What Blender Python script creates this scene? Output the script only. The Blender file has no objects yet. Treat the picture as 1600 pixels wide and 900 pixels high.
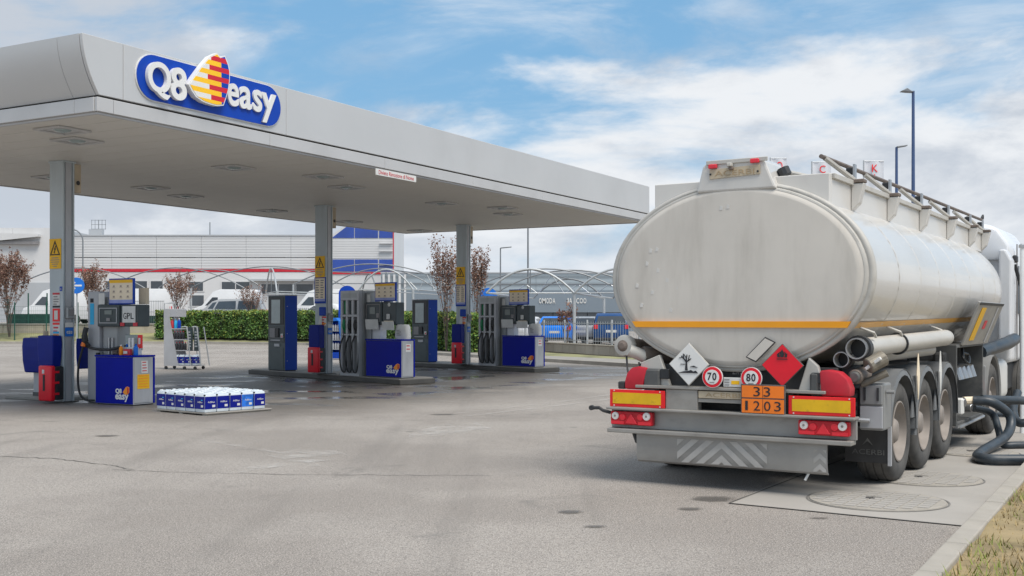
import bpy, bmesh, math, random
from mathutils import Vector, Matrix, Euler
random.seed(7)
R = math.radians
sc = bpy.context.scene
COL = sc.collection

# ------------------------------------------------------------------ camera, sky, sun, exposure
cam_d = bpy.data.cameras.new('camera'); cam = bpy.data.objects.new('camera', cam_d); COL.objects.link(cam)
cam.location = (0, 0, 1.65); cam.rotation_euler = (R(90), 0, 0)
cam_d.sensor_width = 36; cam_d.lens = 39.375; cam_d.shift_y = 0.03125
cam_d.clip_start = 0.1; cam_d.clip_end = 3000
sc.camera = cam
SUN_DIR = Vector((0.30, -0.40, 0.86)).normalized()
sun_d = bpy.data.lights.new('sun', 'SUN'); sun = bpy.data.objects.new('sun', sun_d); COL.objects.link(sun)
sun_d.energy = 2.4; sun_d.angle = R(32); sun_d.color = (1.0, 0.93, 0.84)
sun.rotation_euler = SUN_DIR.to_track_quat('Z', 'Y').to_euler()
sc.view_settings.view_transform = 'Standard'; sc.view_settings.look = 'None'
sc.view_settings.exposure = 0.64; sc.view_settings.gamma = 1
sc.cycles.max_bounces = 8; sc.cycles.diffuse_bounces = 4
w = bpy.data.worlds.new('World'); sc.world = w; w.use_nodes = True

class NT:
    def __init__(s, nt): s.nt = nt; nt.nodes.clear()
    def n(s, t, **k):
        x = s.nt.nodes.new(t)
        for a, v in k.items():
            if a.startswith('i_'):
                key = a[2:]; x.inputs[int(key) if key.isdigit() else key].default_value = v
            else: setattr(x, a, v)
        return x
    def l(s, a, b): s.nt.links.new(a, b)
    def math(s, op, a, b=None, c=None, clamp=False):
        x = s.n('ShaderNodeMath', operation=op, use_clamp=clamp)
        for i, v in enumerate((a, b, c)):
            if v is None: continue
            if isinstance(v, (int, float)): x.inputs[i].default_value = v
            else: s.l(v, x.inputs[i])
        return x.outputs[0]
    def ss(s, v, a, b):      # smoothstep
        x = s.n('ShaderNodeMapRange', interpolation_type='SMOOTHSTEP'); x.inputs['From Min'].default_value = a; x.inputs['From Max'].default_value = b
        s.l(v, x.inputs[0]); return x.outputs[0]
    def mix(s, f, a, b, bt='MIX'):
        x = s.n('ShaderNodeMix', data_type='RGBA', blend_type=bt)
        if isinstance(f, (int, float)): x.inputs[0].default_value = f
        else: s.l(f, x.inputs[0])
        for i, v in ((6, a), (7, b)):
            if isinstance(v, tuple): x.inputs[i].default_value = v if len(v) == 4 else (*v, 1)
            else: s.l(v, x.inputs[i])
        return x.outputs[2]
    def noise(s, vec, scale, detail=4, rough=.55, dist=0):
        x = s.n('ShaderNodeTexNoise'); x.inputs['Scale'].default_value = scale; x.inputs['Detail'].default_value = detail
        x.inputs['Roughness'].default_value = rough; x.inputs['Distortion'].default_value = dist
        if vec is not None: s.l(vec, x.inputs['Vector'])
        return x.outputs['Fac']

def build_sky():
    t = NT(w.node_tree)
    out = t.n('ShaderNodeOutputWorld'); bg = t.n('ShaderNodeBackground'); bg.inputs['Strength'].default_value = 0.1
    sky = t.n('ShaderNodeTexSky', sky_type='NISHITA', sun_disc=False, sun_elevation=math.asin(SUN_DIR.z), sun_rotation=math.atan2(SUN_DIR.x, SUN_DIR.y),
              air_density=1.3, dust_density=0.6, ozone_density=2.5)
    tc = t.n('ShaderNodeTexCoord'); sep = t.n('ShaderNodeSeparateXYZ'); t.l(tc.outputs['Generated'], sep.inputs[0])
    x, y, z = sep.outputs
    def cloud(sx, sz, off, scale, det, rough, dist):
        cv = t.n('ShaderNodeCombineXYZ'); t.l(t.math('MULTIPLY', x, sx), cv.inputs[0]); t.l(t.math('MULTIPLY', y, sx), cv.inputs[1]); t.l(t.math('MULTIPLY_ADD', z, sz, off), cv.inputs[2])
        return t.noise(cv.outputs[0], scale, det, rough, dist)
    n1 = cloud(1.0, 2.7, SKY[0], 3.6, 9, .57, .35)
    n2 = cloud(1.0, 2.4, SKY[2], 6.5, 8, .60, .25)
    # cloud cover: thick bank low in the sky, broken higher up
    low = t.ss(z, 0.20, 0.11)
    azim = t.math('DIVIDE', x, t.math('MAXIMUM', y, 0.15))
    lm = t.math('MULTIPLY', t.ss(azim, 0.0, -0.30), t.ss(y, 0.0, 0.3))
    bias = t.math('ADD', t.math('ADD', t.math('MULTIPLY', low, 0.20), t.math('MULTIPLY', lm, 0.15)), t.math('MULTIPLY', t.ss(z, .30, .5), 0.08))
    cover = t.ss(t.math('ADD', n1, bias), 0.47, 0.66)
    wisp = t.math('MULTIPLY', t.ss(cloud(.8, 3.4, 5.7, 4.6, 9, .62, .5), .42, .74), .62)
    cover = t.math('MAXIMUM', cover, wisp)
    haze = t.ss(z, 0.10, -0.01)
    # cloud colour: white tops, blue grey undersides
    shade = t.ss(t.math('ADD', n2, t.math('MULTIPLY', lm, -0.18)), 0.32, 0.58)
    cc = t.mix(shade, (3.6, 3.95, 4.45), (5.5, 5.68, 5.9))
    blue = t.mix(0.80, sky.outputs[0], (1.2, 2.75, 4.5))
    c = t.mix(cover, blue, cc)
    c = t.mix(t.math('MULTIPLY', haze, 0.85), c, (4.9, 5.3, 5.8))
    t.l(c, bg.inputs['Color']); t.l(bg.outputs[0], out.inputs['Surface'])
SKY = (3.1, 0.62, 8.4)
build_sky()

# ------------------------------------------------------------------ materials
def C(r, g, b):
    f = lambda c: (c / 255 / 12.92) if c / 255 <= .04045 else ((c / 255 + .055) / 1.055) ** 2.4
    return (f(r), f(g), f(b), 1)
M = {}
def pm(name, col, rough=.5, metal=0, var=.10, scale=3, bump=0, bscale=80, dirt=0, dcol=(.12, .10, .08, 1), dscale=(2, 2, .5), spec=.5, dlo=.45, dhi=.8, coat=0, soot=False):
    m = bpy.data.materials.new(name); m.use_nodes = True; t = NT(m.node_tree); M[name] = m
    out = t.n('ShaderNodeOutputMaterial'); b = t.n('ShaderNodeBsdfPrincipled')
    b.inputs['Roughness'].default_value = rough; b.inputs['Metallic'].default_value = metal; b.inputs['Specular IOR Level'].default_value = spec
    tc = t.n('ShaderNodeTexCoord'); oc = tc.outputs['Object']
    n = t.noise(oc, scale, 5)
    a = tuple(min(1, c * (1 - var)) for c in col[:3]) + (1,); z = tuple(min(1, c * (1 + var)) for c in col[:3]) + (1,)
    cc = t.mix(t.ss(n, .3, .7), a, z)
    if dirt:
        mp = t.n('ShaderNodeMapping'); mp.inputs['Scale'].default_value = dscale; t.l(oc, mp.inputs[0])
        dn = t.noise(mp.outputs[0], 1.0, 8, .62)
        f = t.math('MULTIPLY', t.ss(dn, dlo, dhi), dirt)
        if soot:
            sp_ = t.n('ShaderNodeSeparateXYZ'); t.l(oc, sp_.inputs[0]); gn = t.noise(oc, 1.3, 5, .6)
            f = t.math('MAXIMUM', f, t.math('MULTIPLY', t.math('MULTIPLY', t.ss(sp_.outputs[1], 3.9, 6.6), t.ss(sp_.outputs[2], 2.15, 1.45)), t.ss(gn, .25, .6)))
        cc = t.mix(f, cc, dcol)
        t.l(t.math('ADD', t.math('MULTIPLY', f, .35), rough), b.inputs['Roughness'])
    t.l(cc, b.inputs['Base Color'])
    if bump:
        bn = t.noise(oc, bscale, 3); bp = t.n('ShaderNodeBump'); bp.inputs['Strength'].default_value = bump; bp.inputs['Distance'].default_value = .01
        t.l(bn, bp.inputs['Height']); t.l(bp.outputs[0], b.inputs['Normal'])
    if coat: b.inputs['Coat Weight'].default_value = coat; b.inputs['Coat Roughness'].default_value = .08
    t.l(b.outputs[0], out.inputs[0]); return m

pm('canopy_panel', (.56, .56, .555, 1), .42, .25, .03, .4, dirt=.10, dscale=(.3, .3, .3))
pm('canopy_band', (.50, .50, .50, 1), .45, .1, .04, .6, dirt=.12, dscale=(1, 1, 1))
pm('soffit', (.64, .62, .575, 1), .55, 0, .05, .5, dirt=.12, dscale=(.5, .5, .5))
pm('column_paint', (.46, .52, .55, 1), .38, 0, .05, 1.5, dirt=.22, dscale=(5, 5, .6), dcol=(.14, .13, .12, 1))
pm('dark_gap', (.03, .03, .03, 1), .8)
pm('sign_blue', (.001, .05, .40, 1), .4, 0, .05, 3, spec=.3)
pm('sign_white', (.74, .74, .72, 1), .4, 0, .03)
pm('sign_grey_edge', (.38, .37, .35, 1), .5)
pm('logo_yellow', C(250, 195, 20), .4, 0, .04); pm('logo_red', C(205, 22, 45), .4, 0, .04)
pm('logo_orange', C(244, 150, 30), .4, 0, .04)
pm('counter_blue', (.0015, .009, .30, 1), .4, 0, .06, 2, dirt=.15, dcol=(.01, .025, .2, 1), dscale=(3, 3, 1), spec=.1)
pm('bin_blue', (.002, .014, .22, 1), .5, 0, .08, 3, dirt=.2, dcol=(.04, .06, .16, 1), spec=.25)
pm('kiosk_blue', (.003, .05, .36, 1), .45, 0, .06, 2, dirt=.15, dcol=(.06, .1, .22, 1), spec=.25)
pm('panel_grey', (.42, .43, .45, 1), .42, .1, .05, 2, dirt=.25, dscale=(4, 4, .8))
pm('pump_grey', (.33, .345, .35, 1), .42, .2, .06, 2, dirt=.28, dscale=(4, 4, .8))
pm('kiosk_dark', (.035, .062, .07, 1), .38, 0, .15, 3, dirt=.25, dcol=(.12, .13, .13, 1))
pm('head_dark', (.035, .05, .055, 1), .42, 0, .12, 4, dirt=.25, dcol=(.12, .12, .12, 1))
pm('screen_glass', (.30, .36, .36, 1), .12, 0, .1, 3, spec=.8)
pm('lcd', (.16, .19, .18, 1), .25, 0, .1)
pm('rubber', (.022, .023, .025, 1), .55, 0, .2, 6, dirt=.25, dcol=(.12, .115, .11, 1))
pm('hose_rubber', (.03, .042, .055, 1), .42, 0, .2, 6, dirt=.4, dcol=(.14, .14, .14, 1), dscale=(4, 4, 4))
pm('tyre_rubber', (.035, .035, .036, 1), .8, 0, .2, 8, bump=.3, bscale=60, dirt=.7, dcol=(.125, .122, .115, 1), dscale=(3, 3, 3), dlo=.3, dhi=.65)
pm('red_box', C(226, 14, 40), .35, 0, .06, 3, dirt=.15)
pm('red_cover', C(186, 30, 48), .5, 0, .10, 4, dirt=.4, dcol=(.28, .12, .11, 1), dscale=(3, 3, 3))
pm('black_plastic', (.02, .022, .025, 1), .5, 0, .2, 5, dirt=.2, dcol=(.1, .1, .1, 1))
pm('white_plastic', (.72, .74, .76, 1), .35, 0, .04, 5)
pm('jug_white', (.66, .73, .78, 1), .35, 0, .05, 6)
pm('paper', (.66, .66, .64, 1), .8, 0, .06, 6)
pm('notice_yellow', C(240, 185, 10), .5, 0, .05, 3)
pm('board_cream', C(236, 220, 194), .5, 0, .05, 3); pm('board_lilac', C(150, 160, 215), .5)
pm('ink', (.02, .02, .025, 1), .6); pm('ink_grey', (.25, .24, .24, 1), .7); pm('printed_tan', (.36, .30, .25, 1), .7); pm('ink_red', C(200, 60, 70), .6); pm('cyan_print', C(40, 170, 220), .5)
pm('label_blue', C(20, 110, 205), .45); pm('jug_label', (.002, .009, .22, 1), .4, 0, .08, 4, spec=.3); pm('jug_label_pale', C(40, 110, 205), .4, 0, .35, 12)
pm('green_plastic', C(20, 130, 80), .4)
pm('orange_plate', C(245, 125, 25), .45, 0, .06, 4, dirt=.2, dcol=(.4, .2, .08, 1))
pm('tank_paint', (.61, .595, .565, 1), .28, 0, .04, .8, dirt=.30, dcol=(.33, .29, .24, 1), dscale=(1.4, .35, .8), spec=.5, coat=.35, soot=True)
pm('tank_rear', (.60, .565, .512, 1), .62, 0, .06, 1.1, dirt=.42, dcol=(.28, .255, .215, 1), dscale=(3.0, 1, .55), dlo=.42, dhi=.78)
pm('tank_trim', (.50, .485, .45, 1), .5, 0, .1, 3, dirt=.5, dcol=(.18, .165, .14, 1), dscale=(3, 3, 3))
pm('old_alu', (.33, .315, .29, 1), .5, .3, .10, 2, dirt=.55, dcol=(.16, .15, .135, 1), dscale=(2.5, 2, 4))
pm('alu_panel', (.33, .325, .31, 1), .45, .35, .10, 2, dirt=.5, dcol=(.17, .165, .155, 1), dscale=(2, 2, 5))
pm('rusty_pipe', (.17, .135, .115, 1), .6, .2, .25, 8, dirt=.5, dcol=(.3, .26, .22, 1), dscale=(6, 6, 6))
pm('pipe_white', (.50, .485, .45, 1), .4, 0, .05, 2, dirt=.45, dcol=(.25, .23, .2, 1), dscale=(3, 1, 3))
pm('chassis', (.035, .037, .04, 1), .6, .1, .2, 4, dirt=.5, dcol=(.13, .125, .115, 1), dscale=(4, 4, 4))
pm('chassis_grey', (.09, .093, .093, 1), .6, .1, .15, 4, dirt=.5, dcol=(.24, .23, .21, 1), dscale=(4, 4, 4))
pm('fender_grey', (.15, .158, .165, 1), .55, 0, .1, 3, dirt=.5, dcol=(.24, .23, .215, 1), dscale=(3, 3, 3))
pm('box_grey', (.23, .235, .235, 1), .5, 0, .1, 3, dirt=.4, dcol=(.2, .19, .17, 1), dscale=(3, 3, 3))
pm('rim_dusty', (.27, .24, .215, 1), .65, .1, .12, 4, dirt=.5, dcol=(.22, .19, .16, 1), dscale=(5, 5, 5))
pm('stripe_orange', C(236, 158, 22), .45, 0, .05, 2)
pm('stripe_faded', C(226, 170, 80), .4, 0, .06, 2)
pm('marker_red', C(232, 24, 30), .35, 0, .06, 4, dirt=.15); pm('marker_yellow', C(224, 178, 14), .4, 0, .08, 6, dirt=.4, dcol=(.22, .15, .02, 1), dscale=(9, 9, 9), dlo=.6, dhi=.7)
pm('lamp_red', C(222, 24, 46), .2, 0, .08, 6, spec=.8); pm('lamp_red_dark', C(188, 12, 34), .25, 0, .08, 6)
pm('lamp_clear', (.75, .72, .70, 1), .15, 0, .1, 8); pm('lamp_amber', C(235, 120, 30), .25)
pm('beige_plate', C(188, 174, 150), .5, 0, .06, 5, dirt=.45)
pm('brass_dull', (.20, .18, .145, 1), .55, .2, .2, 8, dirt=.6, dcol=(.09, .08, .07, 1), dscale=(6, 6, 6))
pm('beige_print', C(172, 150, 118), .6)
pm('chevron_grey', (.44, .425, .40, 1), .5, 0, .08, 6, dirt=.3)
pm('cab_white', (.70, .72, .75, 1), .3, 0, .04, 1, dirt=.15)
pm('tank_white_plastic', (.62, .62, .60, 1), .4, 0, .05, 2, dirt=.3)
pm('steel', (.45, .46, .47, 1), .35, .8, .08, 4, dirt=.3)
pm('concrete', (.36, .34, .312, 1), .85, 0, .08, .7, bump=.25, bscale=50, dirt=.35, dcol=(.20, .19, .175, 1), dscale=(.6, .6, .6))
pm('kerb_stone', (.35, .325, .285, 1), .85, 0, .10, 2, bump=.3, bscale=40, dirt=.45, dcol=(.22, .20, .17, 1), dscale=(1.5, 1.5, 1.5))
pm('island_kerb', (.075, .072, .066, 1), .6, 0, .15, 2, bump=.2, bscale=40, dirt=.5, dcol=(.15, .14, .125, 1), dscale=(1.5, 1.5, 1.5))
pm('island_top', (.28, .265, .24, 1), .75, 0, .1, 2, dirt=.4, dcol=(.2, .19, .17, 1), dscale=(1, 1, 1))
pm('wall_concrete', (.40, .36, .29, 1), .85, 0, .10, .8, bump=.3, bscale=20, dirt=.55, dcol=(.18, .155, .12, 1), dscale=(2.0, 2.0, .7))
pm('cast_iron', (.20, .19, .175, 1), .7, .2, .15, 8, dirt=.4, dcol=(.30, .285, .26, 1), dscale=(3, 3, 3))
pm('crack_dark', (.10, .095, .088, 1), .9)
pm('clad_white', (.60, .60, .60, 1), .5, 0, .03, .1, dirt=.12, dscale=(.2, .2, .05))
pm('clad_grey', (.42, .44, .46, 1), .5, 0, .04, .1, dirt=.15, dscale=(.2, .2, .05))
pm('shed_blue', (.27, .32, .36, 1), .55, 0, .05, .1)
pm('shed_band', (.19, .23, .27, 1), .5, 0, .05, .1)
pm('glass_blue', C(16, 62, 150), .15, 0, .15, .3, spec=.8)
pm('glass_dark', (.045, .055, .065, 1), .1, 0, .2, .5, spec=.8)
pm('stripe_red', C(190, 30, 50), .5)
pm('car_white', (.68, .69, .70, 1), .25, 0, .03, 1); pm('car_silver', (.42, .43, .44, 1), .25, .3, .03, 1)
pm('car_blue', C(8, 122, 228), .2, 0, .05, 1); pm('car_navy', C(30, 72, 124), .2, .1, .05, 1)
pm('galva', (.46, .48, .49, 1), .45, .4, .08, 2); pm('galva_dark', (.20, .215, .23, 1), .5, .3, .1, 2)
pm('pole_blue', C(72, 92, 130), .4, .2, .06, 2); pm('fence_green', C(28, 78, 66), .5, 0, .1, 4)
pm('net_green', C(20, 62, 54), .7, 0, .2, 3)
pm('bark', (.10, .082, .07, 1), .9, 0, .25, 6)
pm('twig', (.21, .15, .125, 1), .9, 0, .25, 6)
pm('leaf_red', (.17, .078, .058, 1), .7, 0, .45, 40); pm('leaf_brown', (.27, .165, .12, 1), .75, 0, .4, 40)
pm('hedge_leaf', (.10, .19, .045, 1), .5, 0, .6, 2.2, spec=.4); pm('hedge_leaf_yellow', (.23, .27, .045, 1), .5, 0, .4, 3)
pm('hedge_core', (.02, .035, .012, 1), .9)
pm('soil', (.26, .20, .11, 1), .95, 0, .3, 2, bump=.5, bscale=30, dirt=.6, dcol=(.17, .17, .055, 1), dscale=(1.2, 1.2, 1.2))
pm('grass_dry', (.33, .245, .11, 1), .8, 0, .3, 5); pm('grass_green', (.20, .24, .05, 1), .8, 0, .3, 5)
pm('verge_grass', (.22, .215, .105, 1), .9, 0, .3, .6, bump=.3, bscale=10)
pm('flag_cloth', (.62, .64, .68, 1), .7, 0, .03)

def corrugated(name, col, pitch, amp=.35):
    m = bpy.data.materials.new(name); m.use_nodes = True; t = NT(m.node_tree); M[name] = m
    out = t.n('ShaderNodeOutputMaterial'); b = t.n('ShaderNodeBsdfPrincipled'); b.inputs['Roughness'].default_value = .5
    tc = t.n('ShaderNodeTexCoord'); sep = t.n('ShaderNodeSeparateXYZ'); t.l(tc.outputs['Object'], sep.inputs[0])
    s = t.math('SINE', t.math('MULTIPLY', sep.outputs[2], 2 * math.pi / pitch))
    n = t.noise(tc.outputs['Object'], .12, 5)
    cc = t.mix(t.ss(n, .3, .7), tuple(c * .95 for c in col[:3]) + (1,), col)
    t.l(cc, b.inputs['Base Color'])
    bp = t.n('ShaderNodeBump'); bp.inputs['Strength'].default_value = amp; bp.inputs['Distance'].default_value = .15; t.l(s, bp.inputs['Height']); t.l(bp.outputs[0], b.inputs['Normal'])
    t.l(b.outputs[0], out.inputs[0])
corrugated('clad_rib', (.57, .575, .58, 1), .36, .13)
corrugated('shed_rib', (.27, .32, .355, 1), .9, .25)

def asphalt():
    m = bpy.data.materials.new('asphalt'); m.use_nodes = True; t = NT(m.node_tree); M['asphalt'] = m
    out = t.n('ShaderNodeOutputMaterial'); b = t.n('ShaderNodeBsdfPrincipled')
    tc = t.n('ShaderNodeTexCoord'); oc = tc.outputs['Object']
    big = t.noise(oc, .22, 6, .6); mid = t.noise(oc, 2.2, 5, .6); fine = t.noise(oc, 55, 3, .7); vf = t.noise(oc, 95, 2, .6)
    c = t.mix(t.ss(big, .42, .58), (.248, .224, .199, 1), (.338, .311, .280, 1))
    c = t.mix(t.math('MULTIPLY', t.ss(mid, .45, .75), .30), c, (.21, .195, .18, 1))
    sp = t.noise(oc, 21, 4, .75)
    c = t.mix(t.math('MULTIPLY', t.ss(sp, .46, .62), .55), c, (.15, .133, .121, 1))
    c = t.mix(t.math('MULTIPLY', t.ss(fine, .47, .62), .72), c, (.10, .092, .085, 1))
    c = t.mix(t.math('MULTIPLY', t.ss(vf, .51, .63), .72), c, (.56, .515, .475, 1))
    # stains
    st = t.noise(oc, .8, 5, .6, .8)
    c = t.mix(t.math('MULTIPLY', t.ss(st, .60, .72), .45), c, (.13, .125, .118, 1))
    tk_ = t.n('ShaderNodeMapping'); tk_.inputs['Rotation'].default_value = (0, 0, R(32)); tk_.inputs['Scale'].default_value = (1.1, .10, 1); t.l(oc, tk_.inputs[0])
    c = t.mix(t.math('MULTIPLY', t.ss(t.noise(tk_.outputs[0], 1.0, 4, .55, .3), .52, .70), .30), c, (.14, .13, .12, 1))
    vo = t.n('ShaderNodeTexVoronoi'); vo.inputs['Scale'].default_value = .9; t.l(oc, vo.inputs['Vector'])
    c = t.mix(t.math('MULTIPLY', t.math('MULTIPLY', t.ss(vo.outputs['Distance'], .085, .03), t.ss(vo.outputs['Color'], .45, .55)), .55), c, (.09, .085, .08, 1))
    # wet ground over the canopy footprint: darker, smoother, with puddles
    sep = t.n('ShaderNodeSeparateXYZ'); t.l(oc, sep.inputs[0]); x, y, _ = sep.outputs
    lx = t.math('ADD', t.math('MULTIPLY', t.math('ADD', x, 6.4), .489), t.math('MULTIPLY', t.math('SUBTRACT', y, 17.28), .872))
    ly = t.math('ADD', t.math('MULTIPLY', t.math('ADD', x, 6.4), -.872), t.math('MULTIPLY', t.math('SUBTRACT', y, 17.28), .489))
    zone = t.math('MULTIPLY', t.math('MULTIPLY', t.ss(lx, -.5, 5.0), t.ss(lx, 29.0, 21.0)), t.math('MULTIPLY', t.ss(ly, -3.2, .8), t.ss(ly, 12.5, 8.5)))
    mp = t.n('ShaderNodeMapping'); mp.inputs['Scale'].default_value = (.30, .42, 1); mp.inputs['Rotation'].default_value = (0, 0, R(25)); t.l(oc, mp.inputs[0])
    wn = t.noise(mp.outputs[0], 1.0, 5, .55, .4)
    wet = t.math('MULTIPLY', zone, t.ss(wn, .22, .46))
    pud = t.math('MULTIPLY', zone, t.ss(t.noise(mp.outputs[0], 1.7, 4, .5, .3), .50, .60))
    c = t.mix(t.math('MULTIPLY', wet, .78), c, (.080, .073, .064, 1))
    t.l(c, b.inputs['Base Color'])
    rg = t.math('SUBTRACT', .9, t.math('MULTIPLY', wet, .38)); rg = t.math('SUBTRACT', rg, t.math('MULTIPLY', pud, .42), clamp=True)
    t.l(t.math('MAXIMUM', rg, .10), b.inputs['Roughness'])
    bp = t.n('ShaderNodeBump'); bp.inputs['Distance'].default_value = .012
    t.l(t.math('SUBTRACT', .55, t.math('MULTIPLY', pud, .5), clamp=True), bp.inputs['Strength']); t.l(fine, bp.inputs['Height']); t.l(bp.outputs[0], b.inputs['Normal'])
    t.l(b.outputs[0], out.inputs[0])
asphalt()

def worn_paint():
    m = bpy.data.materials.new('worn_paint'); m.use_nodes = True; t = NT(m.node_tree); M['worn_paint'] = m
    out = t.n('ShaderNodeOutputMaterial'); b = t.n('ShaderNodeBsdfPrincipled'); b.inputs['Roughness'].default_value = .85
    tr = t.n('ShaderNodeBsdfTransparent'); mx = t.n('ShaderNodeMixShader')
    tc = t.n('ShaderNodeTexCoord'); n = t.noise(tc.outputs['Object'], 2.2, 6, .7); n2 = t.noise(tc.outputs['Object'], 45, 3, .7)
    b.inputs['Base Color'].default_value = (.56, .54, .51, 1)
    f = t.math('MULTIPLY', t.ss(n, .40, .66), t.ss(n2, .25, .55))
    t.l(t.math('MULTIPLY', f, .62), mx.inputs[0]); t.l(tr.outputs[0], mx.inputs[1]); t.l(b.outputs[0], mx.inputs[2]); t.l(mx.outputs[0], out.inputs[0])
worn_paint()
def stain_mat():
    m = bpy.data.materials.new('oil_stain'); m.use_nodes = True; t = NT(m.node_tree); M['oil_stain'] = m
    out = t.n('ShaderNodeOutputMaterial'); b = t.n('ShaderNodeBsdfPrincipled'); b.inputs['Roughness'].default_value = .55; b.inputs['Base Color'].default_value = (.10, .095, .088, 1)
    tr = t.n('ShaderNodeBsdfTransparent'); mx = t.n('ShaderNodeMixShader'); tc = t.n('ShaderNodeTexCoord')
    ln = t.n('ShaderNodeVectorMath', operation='LENGTH'); t.l(tc.outputs['Object'], ln.inputs[0]); n = t.noise(tc.outputs['Object'], 2.5, 5, .65)
    f = t.ss(t.math('ADD', ln.outputs['Value'], t.math('MULTIPLY', t.math('SUBTRACT', n, .5), 1.2)), .95, .45)
    t.l(t.math('MULTIPLY', f, .6), mx.inputs[0]); t.l(tr.outputs[0], mx.inputs[1]); t.l(b.outputs[0], mx.inputs[2]); t.l(mx.outputs[0], out.inputs[0])
stain_mat()

# ------------------------------------------------------------------ mesh helpers
class MB:
    def __init__(s, mat=None): s.bm = bmesh.new(); s.x = mat or Matrix()
    def v(s, p): return s.bm.verts.new(s.x @ Vector(p))
    def face(s, vs):
        try: return s.bm.faces.new(vs)
        except ValueError: return None
    def poly(s, pts): return s.face([s.v(p) for p in pts])
    def box(s, x0, x1, y0, y1, z0, z1, rot=None, piv=None):
        P = [Vector((x, y, z)) for z in (z0, z1) for y in (y0, y1) for x in (x0, x1)]
        if rot is not None:
            c = Vector(piv) if piv is not None else Vector(((x0 + x1) / 2, (y0 + y1) / 2, (z0 + z1) / 2))
            m = Euler(rot).to_matrix(); P = [c + m @ (p - c) for p in P]
        vs = [s.v(p) for p in P]
        for f in ((0, 2, 3, 1), (4, 5, 7, 6), (0, 1, 5, 4), (2, 6, 7, 3), (0, 4, 6, 2), (1, 3, 7, 5)): s.face([vs[i] for i in f])
        return s
    def prism(s, pts, axis, a, b):     # polygon pts (2-D) pushed along an axis from a to b
        def m(p, c): return {'x': (c, p[0], p[1]), 'y': (p[0], c, p[1]), 'z': (p[0], p[1], c)}[axis]
        A = [s.v(m(p, a)) for p in pts]; B = [s.v(m(p, b)) for p in pts]; n = len(pts)
        s.face(A[::-1]); s.face(B)
        for i in range(n): s.face([A[i], A[(i + 1) % n], B[(i + 1) % n], B[i]])
        return s
    def tube(s, pts, r, n=8, cap=True):
        pts = [Vector(p) for p in pts]; rr = r if isinstance(r, (list, tuple)) else [r] * len(pts); rings = []; up = None
        for i, p in enumerate(pts):
            d = (pts[min(i + 1, len(pts) - 1)] - pts[max(i - 1, 0)]).normalized()
            if up is None: up = Vector((0, 0, 1)) if abs(d.z) < .9 else Vector((1, 0, 0))
            a = d.cross(up)
            if a.length < 1e-4: a = d.cross(Vector((0, 1, 0)))
            a.normalize(); bb = a.cross(d).normalized(); up = bb
            rings.append([s.v(p + (a * math.cos(2 * math.pi * k / n) + bb * math.sin(2 * math.pi * k / n)) * rr[i]) for k in range(n)])
        for A, B in zip(rings, rings[1:]):
            for k in range(n): s.face([A[k], A[(k + 1) % n], B[(k + 1) % n], B[k]])
        if cap: s.face(rings[0][::-1]); s.face(rings[-1])
        return s
    def lathe(s, prof, o=(0, 0, 0), axis='x', n=24, close=False, cap=True):   # prof: (along, radius)
        rings = []
        for a, r in prof:
            ring = []
            for k in range(n):
                c, q = r * math.cos(2 * math.pi * k / n), r * math.sin(2 * math.pi * k / n)
                p = {'x': (a, c, q), 'y': (q, a, c), 'z': (c, q, a)}[axis]
                ring.append(s.v((o[0] + p[0], o[1] + p[1], o[2] + p[2])))
            rings.append(ring)
        for A, B in zip(rings, rings[1:]):
            for k in range(n): s.face([A[k], A[(k + 1) % n], B[(k + 1) % n], B[k]])
        if close:
            A, B = rings[-1], rings[0]
            for k in range(n): s.face([A[k], A[(k + 1) % n], B[(k + 1) % n], B[k]])
        elif cap:
            if prof[0][1] > 1e-5: s.face(rings[0][::-1])
            if prof[-1][1] > 1e-5: s.face(rings[-1])
        return s
    def build(s, name, mat, parent=None, bevel=0, smooth=False, seg=1, label=None, kind=None, ang=35):
        bm = s.bm
        bmesh.ops.remove_doubles(bm, verts=bm.verts, dist=1e-5) if smooth else None
        bmesh.ops.recalc_face_normals(bm, faces=bm.faces)
        if bevel:
            ed = [e for e in bm.edges if len(e.link_faces) == 2 and e.calc_face_angle(0) > R(30)]
            bmesh.ops.bevel(bm, geom=ed, offset=bevel, segments=seg, affect='EDGES', clamp_overlap=True, profile=.5)
        me = bpy.data.meshes.new(name); bm.to_mesh(me); bm.free()
        mats = mat if isinstance(mat, list) else [mat]
        for m in mats: me.materials.append(M[m] if isinstance(m, str) else m)
        if smooth:
            me.polygons.foreach_set('use_smooth', [True] * len(me.polygons))
            try: me.set_sharp_from_angle(angle=R(ang))
            except Exception: pass
        o = bpy.data.objects.new(name, me); COL.objects.link(o)
        if parent: o.parent = parent
        if label: o['label'] = label
        if kind: o['kind'] = kind
        return o
def thing(name, label, cat, loc=(0, 0, 0), rz=0, group=None):
    o = bpy.data.objects.new(name, None); COL.objects.link(o); o.location = loc; o.rotation_euler = (0, 0, rz); o.empty_display_size = .2
    o['label'] = label; o['category'] = cat
    if group: o['group'] = group
    return o
def tag(o, label, cat, group=None, loc=None, rz=None):
    o['label'] = label; o['category'] = cat
    if group: o['group'] = group
    if loc is not None: o.location = loc
    if rz is not None: o.rotation_euler = (0, 0, rz)
    return o
def struct(o): o['kind'] = 'structure'; return o
def kids(o): return [c for c in COL.objects if c.parent == o]
def dup(o, parent=None, loc=None, rz=None, label=None):
    c = o.copy(); COL.objects.link(c)
    if parent is not None: c.parent = parent
    if loc is not None: c.location = loc
    if rz is not None: c.rotation_euler = (0, 0, rz)
    if label: c['label'] = label
    for k in list(o.children): dup(k, c)
    return c
_font_cache = {}
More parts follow.
